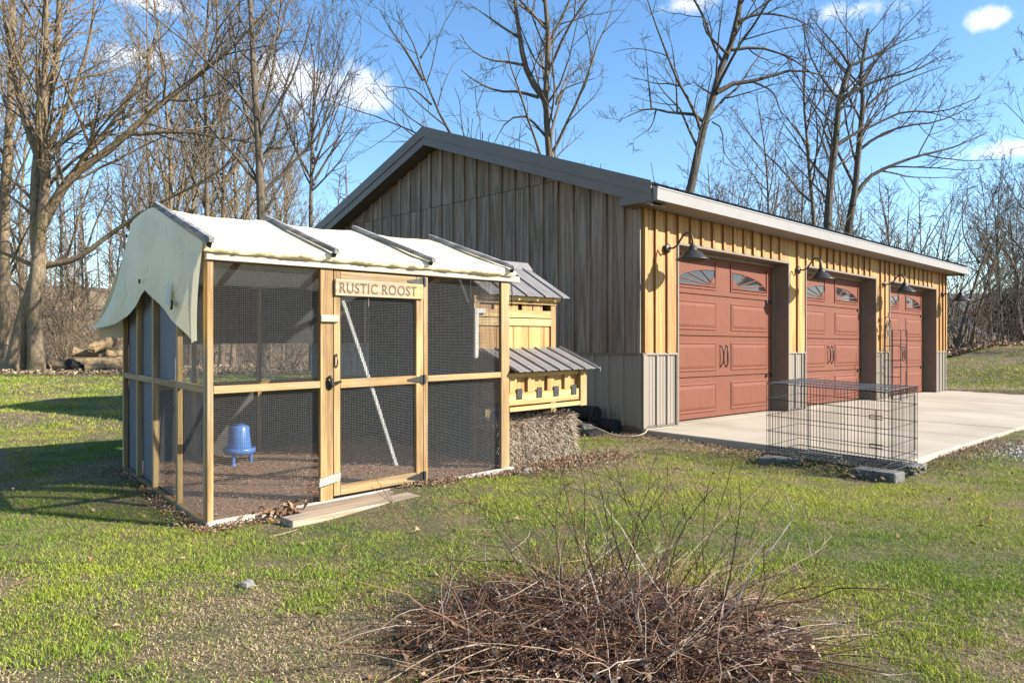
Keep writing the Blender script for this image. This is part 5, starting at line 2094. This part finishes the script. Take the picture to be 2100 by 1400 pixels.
def free(x, y):
    u, v = coop_uv(x, y)
    ok = ~((u > -.02) & (u < 2.6) & (v > -.03) & (v < 2.45))
    ok &= ~((u > 2.55) & (u < 3.5) & (v > .1) & (v < 1.7))
    ok &= ~((u > .41) & (u < 1.43) & (v > -.39) & (v < 0))
    t, s = slab_ts(x, y)
    ok &= ~((t > -.06) & (t < 12.2) & (s > -3.02) & (s < 8.1))
    return ok


BUSH = np.array((.36, 2.95))


def greenness(x, y):
    a = lattice_noise(x, y, .45, 1) * .34 + lattice_noise(x, y, 1.4, 2) * .30 + lattice_noise(x, y, 4.5, 3) * .26 + lattice_noise(x, y, 11.0, 4) * .22
    g = (a - .39) / .23
    u, v = coop_uv(x, y)
    t, s = slab_ts(x, y)
    # worn strips: round the coop foot, along the slab, far litter under the trees
    g -= .55 * np.exp(-np.clip(-v, 0, 9) / .12) * ((u > -.2) & (u < 3.8) & (v < .2))
    g -= 1.0 * np.exp(-np.clip(np.hypot(np.clip(u - 3.1, 0, 9), np.clip(.25 - v, 0, 9)) / .35, 0, 20)) * (u > 2.5) * (v < .9)
    g -= .9 * np.exp(-np.clip(-t, 0, 9) / .45) * (t < .05) * (s > -2.8) * (s < 9)
    g -= .5 * np.exp(-np.clip(-s - 3.0, 0, 9) / .35) * (s < -2.9) * (t > 0)
    g -= np.clip((y - 20.5 + 3 * (lattice_noise(x, y, .3, 9) - .5)) / 4, 0, 1.6) * (x < 8)
    g -= .8 * np.exp(-((x + 9) ** 2 / 9 + (y - 11.3) ** 2 / .9))
    g -= .9 * np.exp(-((x - .35) ** 2 / .05 + (y - 4.55) ** 2 / .02))
    g -= .8 * np.exp(-((x + .75) ** 2 / .5 + (y - 3.0) ** 2 / .12))
    g -= .6 * np.exp(-((x + 2.6) ** 2 / .6 + (y - 3.6) ** 2 / .1))
    g -= .5 * np.exp(-((x - 4.9) ** 2 / 1.2 + (y - 5.3) ** 2 / .5))
    g += .35 * np.exp(-((x - 2.2) ** 2 / 2.5 + (y - 4.8) ** 2 / 1.6))
    return np.clip(g, 0, 1)


def blades(rng, X, Y, hmin, hmax, width, seg2):
    N = len(X)
    g = greenness(X, Y)
    isg = rng.rand(N) < (.12 + .70 * g)
    keep = rng.rand(N) < np.where(isg, .45 + .55 * g, .9)
    gm = gravel_mask(X, Y)
    keep &= rng.rand(N) > gm * .93
    X, Y, g, isg = X[keep], Y[keep], g[keep], isg[keep]
    N = len(X)
    Z = gz(X, Y) - .004
    clump = lattice_noise(X, Y, 6.0, 17)
    h = rng.uniform(hmin, hmax, N) * (.5 + .8 * clump) * np.where(isg, 1, .78)
    a = rng.uniform(0, 6.28, N)
    lean = np.where(isg, rng.uniform(.15, 1.2, N), rng.uniform(.5, 2.2, N))
    dx, dy = np.cos(a), np.sin(a)
    b = rng.uniform(0, 6.28, N)
    wx, wy = np.cos(b) * width, np.sin(b) * width
    wv = rng.uniform(.6, 1.3, N); wx *= wv; wy *= wv
    base = np.stack([X, Y, Z], 1)
    tip = base + np.stack([dx * h * lean, dy * h * lean, h * np.where(isg, .9, .42)], 1)
    mid = base + np.stack([dx * h * lean * .35, dy * h * lean * .35, h * .62 * np.where(isg, 1, .8)], 1)
    wd = np.stack([wx, wy, np.zeros(N)], 1)
    # colours of the blades themselves
    hue = lattice_noise(X, Y, .9, 23)[:, None]
    hue = np.clip(hue + rng.normal(0, .18, (N, 1)), 0, 1)
    green = np.array((.100, .205, .020)) * (1 - hue) + np.array((.40, .41, .052)) * hue
    pale = rng.rand(N, 1)
    tan = np.array((.30, .205, .10)) * (1 - pale) + np.array((.62, .49, .29)) * pale
    c = np.minimum(np.where(isg[:, None], green, tan) * rng.uniform(.5, 1.4, (N, 1)), .7)
    if seg2:
        V = np.stack([base - wd, base + wd, mid + wd * .8, mid - wd * .8, tip], 1)
        T = np.array([(0, 1, 2), (0, 2, 3), (3, 2, 4)])
        F = (np.arange(N)[:, None, None] * 5 + T[None]).reshape(-1, 3)
        return V.reshape(-1, 3), F, np.repeat(c, 5, 0)
    V = np.stack([base - wd, base + wd, tip], 1)
    return V.reshape(-1, 3), np.arange(3 * N).reshape(-1, 3), np.repeat(c, 3, 0)


def make_grass():
    rng = np.random.RandomState(1)

    def zone(y0, y1, dens, margin=.7):
        A = .76 * (y1 ** 2 - y0 ** 2) / 1.0 + 2 * margin * (y1 - y0)
        n = int(A * dens)
        Y = np.sqrt(rng.uniform(y0 ** 2, y1 ** 2, n))
        X = rng.uniform(-1, 1, n) * (.76 * Y + margin)
        k = free(X, Y)
        return X[k], Y[k]
    zs = [(1.8, 4.0, 16000, .012, .036, .0019, True), (4.0, 6.5, 12500, .013, .036, .0023, False), (6.5, 10, 5000, .015, .04, .0031, False), (10, 17, 1400, .025, .06, .0065, False), (17, 32, 520, .03, .075, .012, False)]
    for k, (y0, y1, d, h0, h1, w, s2) in enumerate(zs):
        X, Y = zone(y0, y1, d)
        V, F, c = blades(rng, X, Y, h0, h1, w, s2)
        names = ['nearest band of short patchy lawn grass', 'lawn grass around the coop front', 'lawn grass beside the apron and coop', 'lawn grass in the middle distance', 'lawn grass running back to the wood']
        link_mesh('lawn_grass', fast_mesh('lawn_grass', V, F, False, c), 'grass_blade', None, kind='stuff', label=names[k])


make_grass()


def make_litter():
    rng = np.random.RandomState(12)

    def scatter(n, xf, yf):
        X = xf(n); Y = yf(n)
        k = free(X, Y)
        return X[k], Y[k]
    leaf = [(.20, .10, .05), (.26, .15, .075), (.32, .215, .12), (.15, .08, .04), (.24, .16, .10)]
    # curled dead leaves over the lawn
    Y = np.sqrt(rng.uniform(1.9 ** 2, 16 ** 2, 5200)); X = rng.uniform(-1, 1, 5200) * (.76 * Y + .6)
    k = free(X, Y) & (rng.rand(5200) < .25 + .75 * (lattice_noise(X, Y, .7, 51) > .52))
    X, Y = X[k], Y[k]
    chips(np.stack([X, Y, gz(X, Y) + rng.uniform(.004, .02, len(X))], 1), rng, .015, .045, 'fallen_leaves', 'curled dead leaves scattered over the lawn', leaf, curl=.6, asp=.6)
    # heaps of leaves and chips along coop foot, slab edge and bale
    P_, n = [], 5200
    u = rng.uniform(-.1, 2.7, n); v = -np.abs(rng.normal(0, .07, n)) - .02
    p = CC + UC * u[:, None] + VC * v[:, None]; P_.append(p[rng.rand(n) < .35 + .65 * (lattice_noise(p[:, 0], p[:, 1], 3, 8) > .5)])
    v = rng.uniform(-.2, 2.5, n // 4); u = -np.abs(rng.normal(0, .07, n // 4)) - .01
    P_.append(CC + UC * u[:, None] + VC * v[:, None])
    t = -np.abs(rng.normal(0, .35, n)) - .03; s = rng.uniform(-3.0, 1.2, n)
    P_.append(CB + FB * t[:, None] + GB * s[:, None])
    u = rng.uniform(2.5, 4.0, n); v = -np.abs(rng.normal(0, .22, n)) + .12
    P_.append(CC + UC * u[:, None] + VC * v[:, None])
    t = rng.uniform(0, 3, n // 3); s = -3.03 - np.abs(rng.normal(0, .2, n // 3))
    P_.append(CB + FB * t[:, None] + GB * s[:, None])
    p = np.concatenate(P_)
    k = free(p[:, 0], p[:, 1])
    p = p[k]
    chips(np.stack([p[:, 0], p[:, 1], gz(p[:, 0], p[:, 1]) + rng.uniform(.004, .028, len(p))], 1), rng, .012, .04, 'leaf_and_chip_litter', 'drifts of leaves and wood chips along the coop, bale and apron edge', leaf + [(.28, .20, .14), (.34, .27, .2)], curl=.5, asp=.35)
    # larger leaves caught at the plank
    n = 45
    u = rng.normal(.42, .1, n); v = rng.normal(-.07, .05, n)
    p = CC + UC * u[:, None] + VC * v[:, None]
    chips(np.stack([p[:, 0], p[:, 1], gz(p[:, 0], p[:, 1]) + rng.uniform(.02, .06, n)], 1), rng, .04, .08, 'oak_leaf_drift', 'big brown dead leaves caught at the end of the planks', leaf[:3], curl=.9, asp=.55)
    # litter at the foot of the wood
    n = 16000
    Y = rng.uniform(24, 40, n); X = (rng.uniform(-250, 660, n) - 1050) / FPX * Y
    chips(np.stack([X, Y, gz(X, Y) + rng.uniform(.01, .08, n)], 1), rng, .08, .22, 'woodland_leaf_litter', 'tan leaf litter at the foot of the left wood', [(.34, .25, .15), (.46, .36, .23), (.25, .17, .10)], curl=.5, asp=.5)
    n = 6000
    Y = rng.uniform(24.5, 32, n); X = (rng.uniform(1930, 2300, n) - 1050) / FPX * Y
    k = gz(X, Y) > .5
    k &= (Y > 26.0 - .2 * (X - 14))
    X, Y = X[k], Y[k]
    chips(np.stack([X, Y, gz(X, Y) + rng.uniform(.01, .12, len(X))], 1), rng, .08, .24, 'bank_leaf_litter', 'reddish leaf litter under the trees on the right-hand bank', [(.30, .18, .12), (.42, .31, .21), (.22, .13, .09)], curl=.6, asp=.5)
    # gravel
    n = 60000
    X = rng.uniform(3.5, 11, n); Y = rng.uniform(4.0, 13, n)
    k = (rng.rand(n) < gravel_mask(X, Y)) & free(X, Y)
    X, Y = X[k], Y[k]
    n = len(X)
    s = rng.uniform(.006, .022, n)
    o = np.array([(1, 0, -.3), (-.5, .87, -.3), (-.5, -.87, -.3), (.1, .1, .7)])
    an = rng.uniform(0, 6.28, n)
    ca, sa = np.cos(an), np.sin(an)
    ox = o[None, :, 0] * ca[:, None] - o[None, :, 1] * sa[:, None]; oy = o[None, :, 0] * sa[:, None] + o[None, :, 1] * ca[:, None]
    V = np.stack([X[:, None] + ox * s[:, None], Y[:, None] + oy * s[:, None], (gz(X, Y) + .004)[:, None] + np.tile(o[None, :, 2], (n, 1)) * s[:, None]], -1)
    F = (np.arange(n)[:, None, None] * 4 + np.array([(0, 1, 3), (1, 2, 3), (2, 0, 3)])[None]).reshape(-1, 3)
    col = np.array([(.34, .30, .25), (.43, .385, .325), (.24, .21, .175)])[rng.randint(0, 3, n)] * rng.uniform(.8, 1.25, (n, 1))
    link_mesh('gravel', fast_mesh('gravel', V.reshape(-1, 3), F, False, np.repeat(col, 4, 0)), 'litter', None, kind='stuff', label='loose grey gravel at the right edge of the apron')
    # low ivy under the crate
    n = 900
    p = CRN + CRL * rng.uniform(-.1, 1.2, n)[:, None] + CRS * rng.uniform(-.25, .7, n)[:, None]
    t, s = slab_ts(p[:, 0], p[:, 1])
    p = p[free(p[:, 0], p[:, 1])]
    chips(np.stack([p[:, 0], p[:, 1], gz(p[:, 0], p[:, 1]) + rng.uniform(.01, .07, len(p))], 1), rng, .02, .05, 'ground_ivy', 'dark creeping ground cover under the wire crate', [(.03, .055, .015), (.06, .09, .03), (.10, .06, .035), (.16, .11, .07)], curl=.7, asp=.7)
    # a few stones by the end post
    labs = ['pale stone at the foot of the coop end post', 'grey stone lying in the lawn left of the brush heap', 'small dark stone near the coop end post']
    for k, (x, y, r) in enumerate(((.12, 6.42, .055), (-1.28, 3.62, .035), (.05, 6.40, .035))):
        m = MB()
        rg = random.Random(k)
        prof = [(0, -.5), (.8, -.4), (1.0, 0), (.75, .45), (.35, .7), (0, .75)]
        c = (x, y, float(gz(x, y)) + r * .25)
        m.lathe(c, [(a * r, b * r) for a, b in prof], 9)
        m.v = [(a + rg.uniform(-.2, .2) * r, b + rg.uniform(-.2, .2) * r, d + rg.uniform(-.12, .12) * r) for a, b, d in m.v]
        m.build('stone', 'cobble', None, label=labs[k], cat='stone')


make_litter()

# ------------------------------------------------------------------ cut-back shrub in the foreground


def make_bush():
    rng = np.random.RandomState(6)
    c = np.array((BUSH[0], BUSH[1], float(gz(*BUSH))))
    g = empty('dormant_shrub', tuple(c), 'large heap-like dormant shrub of brown twigs in the foreground', 'shrub')
    gr, cols = [], []
    pal = np.array([(.105, .048, .028), (.16, .078, .046), (.22, .125, .078), (.31, .22, .155), (.42, .34, .27), (.065, .036, .026)])

    def strand(p0, d, L, r, droop, n=7, pale=0.0):
        pts = [p0]
        cur = d / np.linalg.norm(d)
        for i in range(n - 1):
            cur = cur + rng.normal(0, .13, 3) + np.array((0, 0, -droop))
            cur /= np.linalg.norm(cur)
            q = pts[-1] + cur * L / (n - 1)
            q[2] = max(q[2], c[2] + .006 + rng.uniform(0, .02))
            pts.append(q)
        pts = np.array(pts)
        gr.append((pts, r * np.linspace(1, .35, n), 3 if r < .004 else 5))
        k = rng.choice(6, p=[.27, .25, .17, .12, .06, .13]) if rng.rand() > pale else rng.choice([3, 4])
        cols.append((n * (3 if r < .004 else 5), pal[k] * rng.uniform(.75, 1.25)))
        return pts

    def off(rx, ry):
        a = rng.uniform(0, 6.28); q = math.sqrt(rng.rand())
        return np.array((math.cos(a) * rx * q, math.sin(a) * ry * q, 0))
    # low tangled mass
    for i in range(2300):
        p = c + off(.70, .60)
        a = rng.uniform(0, 6.28)
        el = abs(rng.normal(.25, .28))
        out = p[:2] - c[:2]
        d = np.array((math.cos(a) + out[0] * 1.0, math.sin(a) + out[1] * 1.0, el))
        p[2] += rng.uniform(0, .17) * max(0, 1 - np.hypot(out[0] / .8, out[1] / .7))
        pts = strand(p, d, rng.uniform(.18, .52), rng.uniform(.0012, .0030), rng.uniform(.02, .15))
        if rng.rand() < .45:
            j = rng.randint(2, 5)
            strand(pts[j], pts[j + 1] - pts[j] + rng.normal(0, .04, 3), rng.uniform(.06, .2), .0014, .03, 5)
    # arching canes lying outward
    for i in range(130):
        a = rng.uniform(0, 6.28)
        p = c + off(.35, .3)
        pts = strand(p, np.array((math.cos(a), math.sin(a), rng.uniform(.15, .6))), rng.uniform(.55, 1.05), rng.uniform(.0028, .0048), rng.uniform(.06, .14), 10, .35)
        for q in range(3):
            j = rng.randint(3, 8)
            strand(pts[j], pts[j + 1] - pts[j] + rng.normal(0, .06, 3), rng.uniform(.1, .3), .0017, .02, 5, .3)
    V, Q = tubes(gr)
    # tubes() regroups by (n, sides): recolour in the same order
    by = {}
    for (p, r, s), (cnt, col) in zip(gr, cols):
        by.setdefault((len(p), s), []).append((cnt, col))
    C = np.concatenate([np.repeat(np.array([b for a, b in l]), l[0][0], 0) for l in by.values()])
    link_mesh('twig_tangle', fast_mesh('twig_tangle', V - c, Q, False, C), 'twig', g, kind='stuff')
    # upright stems, each its own part
    for i in range(50):
        gr.clear(); cols.clear()
        p = c + off(.48, .36) + np.array((.10, .10, 0))
        lean = np.array((rng.normal(.0, .42), rng.normal(.12, .28), 1.0))
        if i > 41:
            lean = np.array((rng.uniform(.5, 1.2), rng.uniform(-.1, .4), .8))
        L = rng.uniform(.40, .88)
        pts = strand(p, lean, L, rng.uniform(.0026, .0042), -.01, 9, .7 if i > 41 else .04)
        for q in range(rng.randint(3, 8)):
            j = rng.randint(2, 8)
            t = pts[j] - pts[j - 1]
            b = strand(pts[j], t / np.linalg.norm(t) + rng.normal(0, .55, 3), rng.uniform(.06, .28), .0016, -.02, 5, .6 if i > 41 else .05)
            if rng.rand() < .5:
                strand(b[2], b[3] - b[2] + rng.normal(0, .03, 3), rng.uniform(.04, .12), .0011, -.01, 4)
        V, Q = tubes(gr)
        by = {}
        for (pp, r, s), (cnt, col) in zip(gr, cols):
            by.setdefault((len(pp), s), []).append((cnt, cols[0][1]))
        C = np.concatenate([np.repeat(np.array([b for a, b in l]), l[0][0], 0) for l in by.values()])
        link_mesh('stem', fast_mesh('stem', V - c, Q, False, C), 'twig', g)
    # dead leaves held in the heap
    n = 1500
    a = rng.uniform(0, 6.28, n); q = np.sqrt(rng.rand(n))
    X = c[0] + np.cos(a) * q * .8; Y = c[1] + np.sin(a) * q * .68
    Z = gz(X, Y) + rng.uniform(.005, .03, n) + rng.uniform(0, .10, n) * (1 - q)
    chips(np.stack([X, Y, Z], 1), rng, .02, .06, 'heap_leaves', 'dead brown leaves caught in the foreground shrub', [(.10, .055, .035), (.17, .10, .06), (.28, .19, .12), (.40, .30, .21)], curl=.8, asp=.55)
    # loose twigs lying on the lawn
    gr.clear(); cols.clear()
    for i in range(90):
        y = rng.uniform(3.2, 9); x = rng.uniform(-1, 1) * .72 * y
        if not bool(free(np.array([x]), np.array([y]))[0]):
            continue
        cc = np.array((x, y, float(gz(x, y)) + .02))
        a = rng.uniform(0, 6.28)
        L = rng.uniform(.06, .2)
        pts = np.array([cc + np.array((math.cos(a), math.sin(a), 0)) * L * (f - .5) + rng.normal(0, .006, 3) for f in np.linspace(0, 1, 5)])
        pts[:, 2] = gz(pts[:, 0], pts[:, 1]) + .02 + rng.uniform(0, .012)
        gr.append((pts, np.full(5, rng.uniform(.0012, .0026)), 4)); cols.append((20, pal[rng.choice([1, 2, 3])]))
    V, Q = tubes(gr)
    C = np.concatenate([np.repeat(col[None], n_, 0) for n_, col in cols])
    link_mesh('fallen_twigs', fast_mesh('fallen_twigs', V, Q, False, C), 'twig', None, kind='stuff', label='loose dry twigs lying about the lawn')


make_bush()
